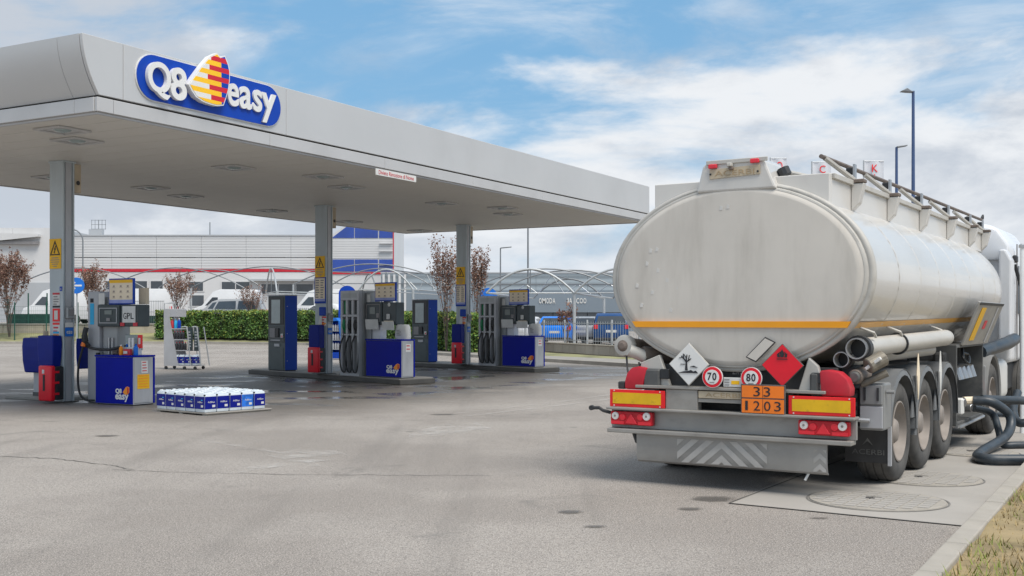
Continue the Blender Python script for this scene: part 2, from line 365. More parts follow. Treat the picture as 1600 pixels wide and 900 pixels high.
def text(s, size, mat, parent, x, y, z, rz=0, rx=90, ext=.002, bold=0, name='lettering', align='CENTER', sx=1, shear=0):
    """letters standing upright, facing -y of the parent"""
    cu = bpy.data.curves.new('lettering', 'FONT'); cu.body = s; cu.size = size; cu.align_x = align; cu.align_y = 'CENTER'
    cu.extrude = ext; cu.offset = bold; cu.resolution_u = 8 if size > .5 else 3; cu.shear = shear
    tmp = bpy.data.objects.new('tmp', cu); me = bpy.data.meshes.new_from_object(tmp); bpy.data.objects.remove(tmp); bpy.data.curves.remove(cu)
    mt = Matrix.Translation((x, y, z)) @ Euler((R(rx), 0, R(rz))).to_matrix().to_4x4() @ Matrix.Diagonal((sx, 1, 1, 1)); me.transform(mt)
    me.materials.clear(); me.materials.append(M[mat])
    o = bpy.data.objects.new(name, me); COL.objects.link(o); o.parent = parent
    if len(s) > 1: o['kind'] = 'stuff'
    return o
ADV = {'M': 1.3, 'I': .45, 'J': .7, '1': .7}
def letters(s, mat, parent, x0, x1, z0, z1, y, ext=.002, bold=0):
    tot = sum(ADV.get(c, 1) for c in s); x = x0
    for c in s:
        w_ = (x1 - x0) * ADV.get(c, 1) / tot; fit(text(c, .1, mat, parent, 0, y, 0, ext=ext, bold=bold, name='letter'), x + w_ * .08, x + w_ * .92, z0, z1); x += w_
def fit(o, x0, x1, z0, z1):
    me = o.data; xs = [v.co.x for v in me.vertices]; zs = [v.co.z for v in me.vertices]; a, b_, c, d = min(xs), max(xs), min(zs), max(zs)
    for v in me.vertices: v.co.x = x0 + (v.co.x - a) / (b_ - a) * (x1 - x0); v.co.z = z0 + (v.co.z - c) / (d - c) * (z1 - z0)
    return o
def ell(cx, cz, rx, rz, n, a0=0, a1=2 * math.pi): return [(cx + rx * math.cos(a0 + (a1 - a0) * i / n), cz + rz * math.sin(a0 + (a1 - a0) * i / n)) for i in range(n)]
def smoothpath(pts, k=6):
    P = [Vector(p) for p in pts]; P = [P[0] * 2 - P[1]] + P + [P[-1] * 2 - P[-2]]; out = []
    for i in range(1, len(P) - 2):
        a, b, c, d = P[i - 1:i + 3]
        for j in range(k):
            t = j / k; out.append(.5 * ((2 * b) + (c - a) * t + (2 * a - 5 * b + 4 * c - d) * t * t + (3 * b - a - 3 * c + d) * t ** 3))
    out.append(P[-2]); return out

# ------------------------------------------------------------------ ground and setting
def sheet(name, pts, mat, z=None):
    b = MB(); b.poly([p if z is None else (p[0], p[1], z) for p in pts]); return struct(b.build(name, mat))
b = MB()
xs = [-900, -200, -60, 0, 60, 200, 900]; ys = [-300, -40, 0, 30, 60, 120, 400, 1600]
vv = [[b.v((x, y, 0)) for x in xs] for y in ys]
for j in range(len(ys) - 1):
    for i in range(len(xs) - 1): b.face([vv[j][i], vv[j][i + 1], vv[j + 1][i + 1], vv[j + 1][i]])
struct(b.build('ground', 'asphalt'))
sheet('concrete_slab', [(1.95, 10.06), (3.62, 8.93), (15.0, 28.2), (13.0, 29.6)], 'concrete', .004)
def ribbon(name, pts, wd, mat, z, closed=False):
    b = MB(); P = [Vector((p[0], p[1], z)) for p in pts]; A = []
    for i, p in enumerate(P):
        d = (P[min(i + 1, len(P) - 1)] - P[max(i - 1, 0)]).normalized(); n = Vector((-d.y, d.x, 0)); ww = wd if not callable(wd) else wd(i)
        A.append((b.v(p + n * ww / 2), b.v(p - n * ww / 2)))
    for (a, c), (d, e) in zip(A, A[1:]): b.face([a, c, e, d])
    return struct(b.build(name, mat))
# joint round the concrete slab
ribbon('slab_joint', [(1.95, 10.06), (3.0, 9.35), (3.6, 8.95)], .022, 'crack_dark', .008)
ribbon('slab_joint', [(1.95, 10.06), (3.0, 11.75), (6, 16.6), (13, 28)], .018, 'crack_dark', .008)
def wob(p, q, n, a):
    out = []
    for i in range(n + 1):
        t = i / n; out.append((p[0] + (q[0] - p[0]) * t + random.uniform(-a, a), p[1] + (q[1] - p[1]) * t + random.uniform(-a, a)))
    return out
def crack(pts, wd=.016):
    P = []
    for p, q in zip(pts, pts[1:]): P += wob(p, q, 9, .035)
    ribbon('pavement_crack', P, lambda i: wd * random.uniform(.5, 1.3), 'crack_dark', .004)
crack([(-6.3, 13.6), (-5.4, 13.3), (-4.6, 12.75), (-4.2, 12.35)], .020)
crack([(-4.4, 12.3), (-3.2, 12.05), (-2.3, 11.95), (-1.2, 11.9), (-.2, 11.85)], .012)
crack([(.4, 19.0), (-1.6, 18.4), (-3.3, 18.6)], .014)
# worn arrows and lane lines
def paint(pts): return sheet('painted_marking', pts, 'worn_paint', .006)
paint([(-2.95, 12.05), (-2.62, 12.55), (-2.1, 13.2), (-1.95, 13.6), (-2.25, 14.15), (-2.75, 14.3), (-2.95, 13.55), (-2.6, 13.1), (-3.05, 12.35)])
paint([(-1.45, 15.75), (-1.05, 15.9), (-.55, 16.6), (-.25, 16.85), (-.55, 17.9), (-1.0, 17.7), (-1.5, 16.4)])
ribbon('painted_marking', [(-1.3, 19.3), (.9, 22.4), (2.5, 25.3)], .13, 'worn_paint', .006)
ribbon('painted_marking', [(-.75, 19.2), (1.0, 21.7), (2.9, 24.6)], .12, 'worn_paint', .006)
ribbon('painted_marking', [(-4.3, 15.4), (-2.6, 13.6), (-2.2, 12.6)], .10, 'worn_paint', .005)

# kerb on the near right with its verge
kd = Vector((.503, .8643, 0)).normalized(); kn = Vector((kd.y, -kd.x, 0)); K0 = Vector((2.69, 7.22, 0)) - kd * 3.4
kerb = bpy.data.objects.new('kerb', None); COL.objects.link(kerb); kerb['kind'] = 'structure'; kerb.location = K0; kerb.rotation_euler = (0, 0, math.atan2(kd.y, kd.x))
me0 = None
for i in range(17):
    if me0 is None:
        o = MB().box(.004, .996, -.15, 0, -.05, .12).build('kerb_stone', 'kerb_stone', kerb, bevel=.012, seg=2); me0 = o.data
    else:
        o = bpy.data.objects.new('kerb_stone', me0); COL.objects.link(o); o.parent = kerb
    o.location = (i, random.uniform(-.003, .003), random.uniform(-.004, .004))
b = MB(); N = 40
for i in range(N):
    pass
rows = []
for i in range(41):
    s = i * .5; row = []
    for j in range(14):
        t = .15 + j * .35; p = K0 + kd * s + kn * t; row.append(b.v((p.x, p.y, .085 + .015 * j * .5 + random.uniform(-.015, .02))))
    rows.append(row)
for A, Bq in zip(rows, rows[1:]):
    for j in range(13): b.face([A[j], A[j + 1], Bq[j + 1], Bq[j]])
struct(b.build('verge', 'soil', smooth=True))
b = MB(); fm = []
for i in range(15000):
    s = random.random() ** 1.3 * 9.5 + 1.5; t = .17 + random.random() * 2.2; p = K0 + kd * s + kn * t
    cl = math.sin(s * 2.1 + t * 3) + math.sin(s * 5.3 - t * 4.1) * .7
    if random.random() > .55 + .25 * cl: continue
    h = random.uniform(.02, .075) * (1 + .3 * cl); a = random.random() * 6.28; wd = random.uniform(.003, .007); ln = random.uniform(.3, 1.1) * h
    d = Vector((math.cos(a), math.sin(a), 0)); sd = Vector((-d.y, d.x, 0)); base = Vector((p.x, p.y, .09 + .0214 * (t - .15)))
    f = b.face([b.v(base - sd * wd), b.v(base + sd * wd), b.v(base + d * ln + Vector((0, 0, h)))])
    if f: f.material_index = 1 if (cl > .15 and random.random() < .65) else 0
g_ = b.build('grass', ['grass_dry', 'grass_green'], kind='stuff')

# boundary of the forecourt: kerb, verge, pavement, raised car parks
BL = [(-70, 78), (-21.7, 78), (-13.6, 74), (-3.5, 52.5), (3.7, 40), (9, 31), (20, 26)]
def offs(P, d, z):
    out = []
    for i, p in enumerate(P):
        a = Vector(P[max(i - 1, 0)]); c = Vector(P[min(i + 1, len(P) - 1)]); t = (c - a).normalized(); n = Vector((-t.y, t.x)); q = Vector(p) + n * (d[i] if isinstance(d, list) else d)
        out.append((q.x, q.y, z[i] if isinstance(z, list) else z))
    return out
def strip(name, A, Bq, mat):
    b = MB(); va = [b.v(p) for p in A]; vb = [b.v(p) for p in Bq]
    for i in range(len(A) - 1): b.face([va[i], va[i + 1], vb[i + 1], vb[i]])
    return struct(b.build(name, mat))
k0 = offs(BL, 0, 0.0); k1 = offs(BL, 0, .13); k2 = offs(BL, .18, .13)
b = MB()
for A, Bq in ((k0, k1), (k1, k2)):
    va = [b.v(p) for p in A]; vb = [b.v(p) for p in Bq]
    for i in range(len(A) - 1): b.face([va[i], va[i + 1], vb[i + 1], vb[i]])
struct(b.build('kerb', 'kerb_stone'))
k3 = offs(BL, [1.0, 1.0, .9, 1.2, 2.5, 2.5, 2.5], .135)
strip('pavement', k2, k3, 'island_top')
k4 = offs(BL, [5.2, 5.2, 4.8, 3.0, 2.6, 2.6, 2.6], [.72, .72, .7, .25, .16, .16, .16])
strip('verge', k3, k4, 'verge_grass')
for P_, z_ in (([(-200, 83.4), (-22, 83.4), (-9.5, 77), (-.5, 57.5), (-.5, 200), (-200, 200)], 1.35), ([(-.4, 57.5), (1.9, 56.2), (4.6, 49.0), (12, 34), (60, 30), (160, 200), (-.4, 200)], .34)):
    struct(MB().prism(P_, 'z', .004, z_).build('car_park', 'asphalt'))

# ------------------------------------------------------------------ canopy
CR = math.atan2(.872, .489); CL, CW, CZ = 22.2, 9.6, 4.85
canopy = thing('canopy', 'large silver grey filling station canopy on three grey columns', 'canopy', (-6.4, 17.28, 0), CR)
n = 37; pw = (CL - .1) / n; sm = None
for i in range(n):
    if sm is None: o = MB().box(.003, pw - .009, .05, CW - .05, CZ, CZ + .05).build('soffit_panel', 'soffit', canopy); sm = o.data
    else: o = bpy.data.objects.new('soffit_panel', sm); COL.objects.link(o); o.parent = canopy
    o.location = (.05 + i * pw, 0, 0)
MB().box(.03, CL - .03, .03, CW - .03, CZ + .06, CZ + .9).build('roof_deck', 'dark_gap', canopy)
MB().box(-.02, CL + .02, -.02, CW + .02, CZ - .012, CZ + .03).box(.06, CL - .06, .06, CW - .06, CZ - .02, CZ + .04)
# pale trim round the soffit edge
b = MB()
for q in ((-.01, CL + .01, -.01, .05), (-.01, CL + .01, CW - .05, CW + .01), (-.01, .05, .051, CW - .051), (CL - .05, CL + .01, .051, CW - .051)): b.box(*q, CZ - .02, CZ + .012)
b.build('soffit_trim', 'canopy_band', canopy)
def segs(a, z, step, first): 
    out = [a] + ([a + first] if first else []); x = out[-1] + step
    while x < z - .6: out.append(x); x += step
    return list(zip(out, out[1:] + [z]))
for a, z in segs(-.05, CL + .05, 3.6, .32):
    for y in (-.06, CW): MB().box(a + .004, z - .004, y, y + .06, CZ + .015, CZ + .235).build('edge_band', 'canopy_band', canopy, bevel=.006)
for a, z in segs(.004, CW - .004, 3.0, .45):
    for x in (-.06, CL): MB().box(x, x + .06, a + .004, z - .004, CZ + .015, CZ + .235).build('edge_band', 'canopy_band', canopy, bevel=.006)
prof = [(-.31 * (1 - (1 - k / 10) ** 1.9), CZ + .275 + .885 * k / 10) for k in range(11)]
def fascia_long(y0, y1):
    for a, z in segs(0, CL, 3.6, .475):
        if a == 0 or True:
            a2 = a
        pts = [(a + .004, CZ + .275), (z - .004, CZ + .275), (z - .004, CZ + 1.16), (a + .004, CZ + 1.16)]
        if a == 0: pts = [(p[0] , p[1]) for p in prof][::-1] + [(z - .004, CZ + .275), (z - .004, CZ + 1.16)]
        MB().prism(pts, 'y', y0, y1).build('fascia_panel', 'canopy_panel', canopy, bevel=.008)
a0 = [(0, .475), (.475, 4.345), (4.345, CL)]
def fl(y0, y1):
    for i, (a, z) in enumerate(a0):
        if i == 0: pts = prof[::-1] + [(z - .004, CZ + .275), (z - .004, CZ + 1.16)]
        else: pts = [(a + .004, CZ + .275), (z - .004, CZ + .275), (z - .004, CZ + 1.16), (a + .004, CZ + 1.16)]
        MB().prism(pts, 'y', y0, y1).build('fascia_panel', 'canopy_panel', canopy, bevel=.006)
fl(-.04, .03); fl(CW - .03, CW + .04)
pin = [(p[0] + .06, p[1]) for p in prof]
for a, z in segs(.035, CW - .035, 2.6, .5):
    o = MB().prism(prof + pin[::-1], 'y', a + .004, z - .004).build('fascia_panel', 'canopy_panel', canopy, smooth=True, ang=40)
    MB().box(CL - .04, CL + .04, a + .004, z - .004, CZ + .275, CZ + 1.16).build('fascia_panel', 'canopy_panel', canopy, bevel=.006)
b = MB(); b.prism([(-.25, CZ + 1.10), (CL - .05, CZ + 1.10), (CL - .05, CZ + 1.14), (-.25, CZ + 1.14)], 'y', .05, CW - .05); b.build('roof_sheet', 'clad_grey', canopy)
COLS = [(3.2, 4.75, 0), (12.66, 5.67, .15), (20.0, 5.63, .15)]
def make_column(x, y, z0):
    b = MB(); b.box(x, x + .035, y, y + .40, z0, CZ); b.box(x + .245, x + .28, y, y + .40, z0, CZ); b.box(x + .034, x + .246, y + .03, y + .37, z0, CZ - .002)
    o = b.build('column', 'column_paint', canopy, bevel=.006)
    b = MB(); b.box(x + .07, x + .21, y + .008, y + .028, z0 + .002, CZ - .005); o2 = b.build('web_cover', 'panel_grey', o, bevel=.004)
    MB().box(x - .02, x + .30, y - .02, y + .42, CZ - .035, CZ - .003).build('head_plate', 'column_paint', o, bevel=.005)
    MB().box(x - .06, x + .34, y - .06, y + .46, z0 + .003, z0 + .02).build('base_plate', 'chassis_grey', o, bevel=.004)
    MB().box(x + .29, x + .46, y + .02, y + .12, CZ - .62, CZ - .04).build('junction_box', 'beige_plate', o, bevel=.008)
    MB().lathe([(y + .012, .045), (y + .022, .045)], (x + .38, 0, CZ - .42), 'y', 16).build('cable_port', 'black_plastic', o)
for c in COLS: make_column(*c)
# ceiling lights
Lp = [(.77, 1.75), (1.66, 2.47), (5.65, 2.5), (7.71, 1.8), (9.58, 2.6), (7.38, 6.8), (4.9, 7.2), (9.12, 7.42), (13.19, 8.1), (17.18, 8.37), (21.3, 8.4), (13.8, 2.6), (15.7, 1.77), (17.4, 2.55)]
Ln = ['square canopy light closest to the corner under the curved fascia', 'square canopy light with clear glass by the near column', 'square canopy light between the near column and the logo fascia',
      'square canopy light out towards the red and white banner', 'square canopy light just before the middle column', 'square canopy light deep under the soffit, midway from near to middle column', 'square canopy light behind the near column',
      'square canopy light second deepest before the middle column', 'square canopy light behind the middle column, near the back edge', 'square canopy light on the back edge between middle and far column', 'square canopy light beyond the far column',
      'square canopy light past the banner, first after the middle column', 'square canopy light near the fascia towards the far column', 'square canopy light just ahead of the far column']
l0 = None
for (x, y), lb in zip(Lp, Ln):
    wp = canopy.matrix_basis if False else None
    X = -6.4 + .489 * x - .872 * y; Y = 17.28 + .872 * x + .489 * y
    if l0 is None:
        l0 = thing('canopy_light', lb, 'ceiling light', (X, Y, CZ), CR, 'square lights in the canopy soffit')
        b = MB()
        for q in ((-.33, .33, -.33, -.27), (-.33, .33, .27, .33), (-.33, -.27, -.268, .268), (.27, .33, -.268, .268)): b.box(*q, -.035, -.003)
        b.build('frame', 'canopy_band', l0, bevel=.006)
        MB().box(-.268, .268, -.268, .268, -.012, -.004).build('reflector', 'canopy_band', l0)
        MB().lathe([(-.05, .0), (-.048, .08), (-.03, .13), (-.013, .15)], (0, 0, 0), 'z', 16).build('lamp_glass', 'screen_glass', l0, smooth=True)
    else: dup(l0, None, (X, Y, CZ), CR, lb)
# banner under the fascia
bn = thing('banner', 'white banner with red lettering hanging below the canopy edge', 'banner', (-6.4, 17.28, 0), CR)
MB().box(7.15, 8.65, -.055, -.04, 4.70, 4.835).build('cloth', 'paper', bn)
text('Divieto Rimozione di Nome', .12, 'ink_red', bn, 7.9, -.058, 4.765, ext=.001).name = 'lettering'
fitx = None
for o in bn.children:
    if o.name.startswith('lettering'): fit(o, 7.25, 8.55, 4.725, 4.81)

# brand sign on the fascia
sg = thing('brand_sign', 'blue Q8 easy sign with striped sail on the canopy fascia', 'sign', (-6.4, 17.28, 0), CR)
def pill(x0, x1, z0, z1, y0, y1):
    r = (z1 - z0) / 2; zc = (z0 + z1) / 2; q = ell(x1 - r, zc, r, r, 17, -math.pi / 2, math.pi / 2 + .18) + ell(x0 + r, zc, r, r, 17, math.pi / 2, 3 * math.pi / 2 + .18)
    return MB().prism(q, 'y', y0, y1)
pill(.70, 4.16, 5.20, 5.965, -.062, -.042).build('backing', 'sign_white', sg)
pill(.715, 4.145, 5.215, 5.95, -.075, -.064).build('field', 'sign_blue', sg)
for ch, x0, x1, z0, z1 in (('Q', .88, 1.37, 5.25, 5.84), ('8', 1.37, 1.72, 5.29, 5.83), ('e', 2.72, 3.0, 5.415, 5.815), ('a', 3.02, 3.33, 5.415, 5.815), ('s', 3.37, 3.60, 5.415, 5.815), ('y', 3.59, 3.98, 5.255, 5.80)):
    o = text(ch, .6, 'sign_white', sg, 0, -.115 if ch in 'Q8' else -.095, 0, ext=.035 if ch in 'Q8' else .018, bold=.012, name='letter'); fit(o, x0, x1, z0, z1)
SAIL = [(1.714, 5.584), (1.835, 5.732), (2.03, 5.968), (2.204, 6.149), (2.38, 6.244), (2.457, 6.191), (2.573, 6.239), (2.65, 6.11), (2.69, 5.987), (2.684, 5.817), (2.65, 5.643), (2.598, 5.504), (2.534, 5.362), (2.38, 5.328), (2.229, 5.33), (2.055, 5.346), (1.883, 5.399), (1.786, 5.489)]
sail = MB().prism(SAIL, 'y', -.19, -.08).build('sail_logo', 'sign_white', sg)
def clip(x0, x1, z0, z1, inset=.035):
    cx, cz = 2.3, 5.75; P = [(cx + (p[0] - cx) * (1 - inset * 1.6), cz + (p[1] - cz) * (1 - inset * 1.6)) for p in SAIL]
    def cl(P, f, g):
        out = []
        for i in range(len(P)):
            a, b_ = P[i - 1], P[i]; fa, fb = f(a), f(b_)
            if (fa >= 0) != (fb >= 0): t = fa / (fa - fb); out.append((a[0] + (b_[0] - a[0]) * t, a[1] + (b_[1] - a[1]) * t))
            if fb >= 0: out.append(b_)
        return out
    for f in (lambda p: p[0] - x0(p[1]), lambda p: x1(p[1]) - p[0], lambda p: p[1] - z0, lambda p: z1 - p[1]):
        P = cl(P, f, None)
        if len(P) < 3: return None
    return P
zt, zb = 6.26, 5.33; nb = 11; h = (zt - zb) / nb
for k in range(nb):
    z1 = zt - k * h; z0 = z1 - h
    mid = 2.15 + .10 * abs(k - 5) / 5; rgt = lambda z: 2.49 + .13 * (1 - abs(z - 5.75) / .5) - .04
    if k % 2 == 0: parts = [('logo_yellow', lambda z: 1, rgt), ('sign_blue', rgt, lambda z: 4)]
    else: parts = [('sign_white', lambda z: 1, lambda z, m=mid: m), ('logo_red', lambda z, m=mid: m, lambda z: 4)]
    for m_, xa, xb in parts:
        P = clip(xa, xb, z0, z1)
        if P: MB().prism(P, 'y', -.196, -.1903).build('stripe', m_, sail)

# ------------------------------------------------------------------ pump islands
def small_logo(par, x0, z0, x1, z1, y):     # white Q8 easy with an orange drop
    w_, h_ = x1 - x0, z1 - z0
    q = text('Q8', .1, 'sign_white', par, 0, y, 0, ext=.001, bold=.004); fit(q, x0 + .02 * w_, x0 + .46 * w_, z0 + .50 * h_, z0 + .88 * h_)
    e = text('easy', .1, 'sign_white', par, 0, y, 0, ext=.001, bold=.003); fit(e, x0, x1 - .04 * w_, z0, z0 + .50 * h_)
    cx, cz = x0 + .78 * w_, z0 + .76 * h_
    pts = [(cx - .23 * w_, cz - .12 * h_), (cx - .02 * w_, cz + .22 * h_), (cx + .10 * w_, cz + .28 * h_), (cx + .24 * w_, cz + .22 * h_), (cx + .24 * w_, cz - .10 * h_), (cx + .12 * w_, cz - .26 * h_), (cx - .08 * w_, cz - .27 * h_)]
    MB().prism(pts, 'y', y - .003, y + .001).build('drop_logo', 'logo_orange', par)
    pts = [(cx + .10 * w_, cz + .24 * h_), (cx + .20 * w_, cz + .16 * h_), (cx + .19 * w_, cz - .12 * h_), (cx + .10 * w_, cz - .22 * h_)]
    MB().prism(pts, 'y', y - .006, y - .0035).build('drop_logo', 'logo_red', par)
def notice(par, x0, x1, z0, z1, y, base='paper', rows=5, ink='ink_grey', head=None, name='notice', cols=1):
    MB().box(x0, x1, y, y + .004, z0, z1).build(name, base, par)
    h_ = z1 - z0; w_ = x1 - x0; top = z1
    if head: MB().box(x0 + .01 * w_, x1 - .01 * w_, y - .003, y - .0005, z1 - .16 * h_, z1 - .01 * h_).build('header', head, par); top = z1 - .18 * h_
    b = MB(); st = (top - z0 - .06 * h_) / max(rows, 1)
    for c in range(cols):
        cx0 = x0 + w_ * (c + .12) / cols; cx1 = x0 + w_ * (c + .88) / cols
        for r in range(rows):
            zz = top - .03 * h_ - st * (r + .8); e = random.uniform(.6, 1)
            b.box(cx0, cx0 + (cx1 - cx0) * e, y - .003, y - .0005, zz, zz + st * .45)
    if rows: b.build('printed_lines', ink, par)
def price_board(par, x0, x1, z0, z1, y):
    fr = MB().box(x0, x1, y, y + .05, z0, z1).build('price_board', 'sign_blue', par, bevel=.008)
    w_, h_ = x1 - x0, z1 - z0; m = .03 * w_ + .006
    MB().box(x0 + m, x1 - m, y - .006, y - .001, z0 + m, z1 - m).build('board_face', 'board_cream', fr)
    MB().box(x0 + m, x1 - m, y - .010, y - .0065, z1 - m - .12 * h_, z1 - m).build('board_header', 'notice_yellow', fr)
    MB().box(x0 + m, x1 - m, y - .010, y - .0065, z0 + m, z0 + m + .13 * h_).build('board_footer', 'board_lilac', fr)
    b = MB()
    for i in range(3):
        for j in range(3):
            cx = x0 + w_ * (.22 + .28 * i); cz = z0 + h_ * (.30 + .20 * j)
            b.box(cx - .035 * w_, cx + .035 * w_, y - .009, y - .0065, cz - .035 * h_, cz + .035 * h_); b.box(cx - .07 * w_, cx + .07 * w_, y - .009, y - .0065, cz - .06 * h_, cz - .05 * h_)
    b.build('board_symbol', 'printed_tan', fr)
def bottle(par_loc, r, h_, body, cap, label, cat='bottle', group=None, rz=0, name='bottle'):
    t = thing(name, label, cat, par_loc, rz, group)
    MB().lathe([(0, r * .92), (.01, r), (h_ * .68, r), (h_ * .80, r * .55), (h_ * .84, r * .38), (h_ * .9, r * .38)], (0, 0, 0), 'z', 12).build('body', body, t, smooth=True)
    MB().lathe([(h_ * .88, r * .45), (h_, r * .42)], (0, 0, 0), 'z', 10).build('cap', cap, t)
    return t
def loc_on(o, rz, x, y, z): return (o[0] + x * math.cos(rz) - y * math.sin(rz), o[1] + x * math.sin(rz) + y * math.cos(rz), z)

def make_cabinet(label, w_, d_, h_, loc, rz, group):
    t = thing('pump_cabinet', label, 'cabinet', loc, rz, group)
    MB().box(-w_, 0, .012, d_, .02, h_ - .02).build('carcass', 'panel_grey', t, bevel=.006)
    MB().box(-w_ + .004, -.004, -.006, .010, .03, h_ - .03).build('front_panel', 'counter_blue', t, bevel=.004)
    MB().box(-w_ - .015, .012, -.02, d_ + .02, h_ - .022, h_ + .012).build('top', 'counter_blue', t, bevel=.006)
    MB().box(.002, .012, .03, d_ - .05, .05, h_ - .05).build('side_panel', 'panel_grey', t, bevel=.004)
    MB().box(.001, .016, d_ - .04, d_ + .002, .03, h_ - .03).build('edge_strip', 'counter_blue', t, bevel=.003)
    MB().box(-w_ + .02, -.02, .03, d_ - .02, 0, .028).build('plinth', 'black_plastic', t)
    return t
GRP_CAB = 'blue cabinets beside the pumps'
def side_notice(par, y0, y1, z0, z1, x, m, rows=0, ink='ink_red'):
    MB().box(x, x + .004, y0, y1, z0, z1).build('notice', m, par)
    b = MB()
    for r in range(rows): zz = z1 - (z1 - z0) * (r + .7) / (rows + .4); b.box(x + .0045, x + .006, y0 + .02, y1 - .02 - random.random() * .03, zz, zz + (z1 - z0) * .35 / (rows + .4))
    if rows: b.build('printed_lines', ink, par)
# island 1 : gas pump
O1 = (-7.27, 21.47, 0); R1 = math.atan2(-.489, .872)
c1 = make_cabinet('blue cabinet with bottles on its top beside the gas pump', 1.03, .54, .955, O1, R1, GRP_CAB)
small_logo(c1, -.47, .07, -.09, .36, -.009)
side_notice(c1, .20, .36, .62, .86, .0125, 'paper', 4); side_notice(c1, .10, .40, .32, .60, .0125, 'notice_yellow', 5, 'logo_orange')
gp = thing('gas_pump', 'grey gas pump with white GPL sheet and hanging black hose', 'fuel pump', O1, R1)
MB().box(-1.56, -1.22, .25, .62, 0, 2.22).build('hose_tower', 'panel_grey', gp, bevel=.02, seg=2)
MB().box(-1.20, -.80, .32, .66, 0, 2.10).build('body', 'pump_grey', gp, bevel=.012)
MB().box(-1.48, -1.37, .243, .249, 1.56, 1.98).build('side_strip', 'cyan_print', gp)
MB().box(-1.47, -1.385, .241, .248, 2.0, 2.08).build('badge', 'ink', gp)
MB().box(-1.22, -1.06, .236, .246, 1.96, 2.18).build('notice', 'paper', gp)
hd = MB().box(-1.22, -.60, .20, .52, 1.52, 1.95).box(-.592, -.08, .22, .50, 1.52, 1.95).build('display_head', 'head_dark', gp, bevel=.02, seg=2)
b = MB()
for q in ((-1.16, -.66, 1.585, 1.60), (-1.16, -.66, 1.875, 1.89), (-1.16, -1.145, 1.601, 1.874), (-.675, -.66, 1.601, 1.874)): b.box(q[0], q[1], .19, .199, q[2], q[3])
b.build('bezel', 'panel_grey', hd)
MB().box(-1.0, -.80, .188, .198, 1.76, 1.84).build('screen', 'lcd', hd)
MB().box(-.95, -.85, .188, .198, 1.63, 1.69).build('keypad', 'ink_grey', hd)
MB().box(-.515, -.165, .205, .2185, 1.60, 1.92).build('fuel_sheet', 'paper', hd)
letters('GPL', 'ink', hd, -.495, -.19, 1.67, 1.79, .202, .001, .001)
for x in (-.58, -.22): MB().box(x, x + .11, .204, .2185, 1.53, 1.60).build('sticker', 'ink_red', hd)
price_board(gp, -1.01, -.31, 1.955, 2.47, .30)
MB().box(-.78, -.54, .36, .42, 1.94, 2.0).build('board_bracket', 'pump_grey', gp)
MB().box(-.30, -.10, .42, .50, 1.96, 2.28).build('carton', 'beige_plate', gp)
nz = MB().tube(smoothpath([(-1.49, .16, 1.50), (-1.50, .13, 1.36), (-1.49, .14, 1.22), (-1.46, .2, 1.12)]), [.05] * 7 + [.06] * 6 + [.045] * 6, 8).build('nozzle', 'rubber', gp, smooth=True)
MB().tube([(-1.52, .13, 1.20), (-1.525, .11, 1.12)], .05, 8).build('nozzle_collar', 'lamp_amber', nz)
MB().tube(smoothpath([(-1.53, .12, 1.12), (-1.63, .10, .80), (-1.66, .10, .45), (-1.60, .10, .18), (-1.45, .12, .06), (-1.30, .2, .05)], 8), .022, 8).build('hose', 'rubber', gp, smooth=True)
MB().tube(smoothpath([(-1.50, .18, 1.12), (-1.2, .12, 1.08), (-.8, .12, 1.07), (-.55, .2, 1.12)], 5), .028, 8).build('hose_boom', 'rubber', gp, smooth=True)
MB().box(-1.26, -1.19, .20, .25, .02, 1.0).build('hose_guide', 'black_plastic', gp)
MB().box(-.66, -.20, .40, .44, 1.06, 1.36).build('glove_dispenser', 'screen_glass', gp, bevel=.01)
MB().box(-.24, -.14, .34, .37, 1.10, 1.36).build('notice', 'marker_red', gp); MB().box(-.215, -.165, .333, .339, 1.18, 1.30).build('notice', 'paper', gp)
for x, q, nm in ((-.42, 'white_plastic', 'pipe'), (-.33, 'white_plastic', 'pipe'), (-1.0, 'steel', 'pipe'), (-.9, 'steel', 'pipe')): MB().tube([(x, .30, .97), (x, .30, 1.30)], .025, 8).build(nm, q, gp)
for i, (x, y, r, h_, bo, ca, lb) in enumerate(((-.50, .16, .04, .20, 'logo_orange', 'sign_white', 'yellow bottle standing on the blue gas pump cabinet'), (-.16, .22, .045, .22, 'label_blue', 'sign_blue', 'blue bottle with dark cap on the gas pump cabinet'),
        (-.56, .36, .04, .24, 'label_blue', 'paper', 'blue spray bottle at the back of the gas pump cabinet'))):
    bottle(loc_on(O1, R1, x, y, .967), r, h_, bo, ca, lb)
bx = thing('bottle_box', 'low white box with dark caps on the gas pump cabinet', 'box', loc_on(O1, R1, -.46, .34, .967), R1)
MB().box(-.22, .25, -.08, .08, 0, .15).build('box_body', 'paper', bx, bevel=.006)
for x in (-.12, 0, .12): MB().lathe([(.151, .03), (.19, .028)], (x, 0, 0), 'z', 10).build('cap', 'ink', bx)
MB().box(-.45, -.30, -.06, .06, .002, .13).build('parcel', 'rusty_pipe', bx, bevel=.01)
pk = thing('red_packet', 'small pink and red packet lying on the gas pump cabinet', 'packet', loc_on(O1, R1, -.30, .15, .967), R1)
MB().box(-.07, .07, -.05, .05, 0, .12, rot=(0, 0, .2)).build('packet_body', 'ink_red', pk, bevel=.008); MB().box(-.05, .05, -.068, -.06, .03, .08, rot=(0, 0, .0)).build('packet_print', 'paper', pk)

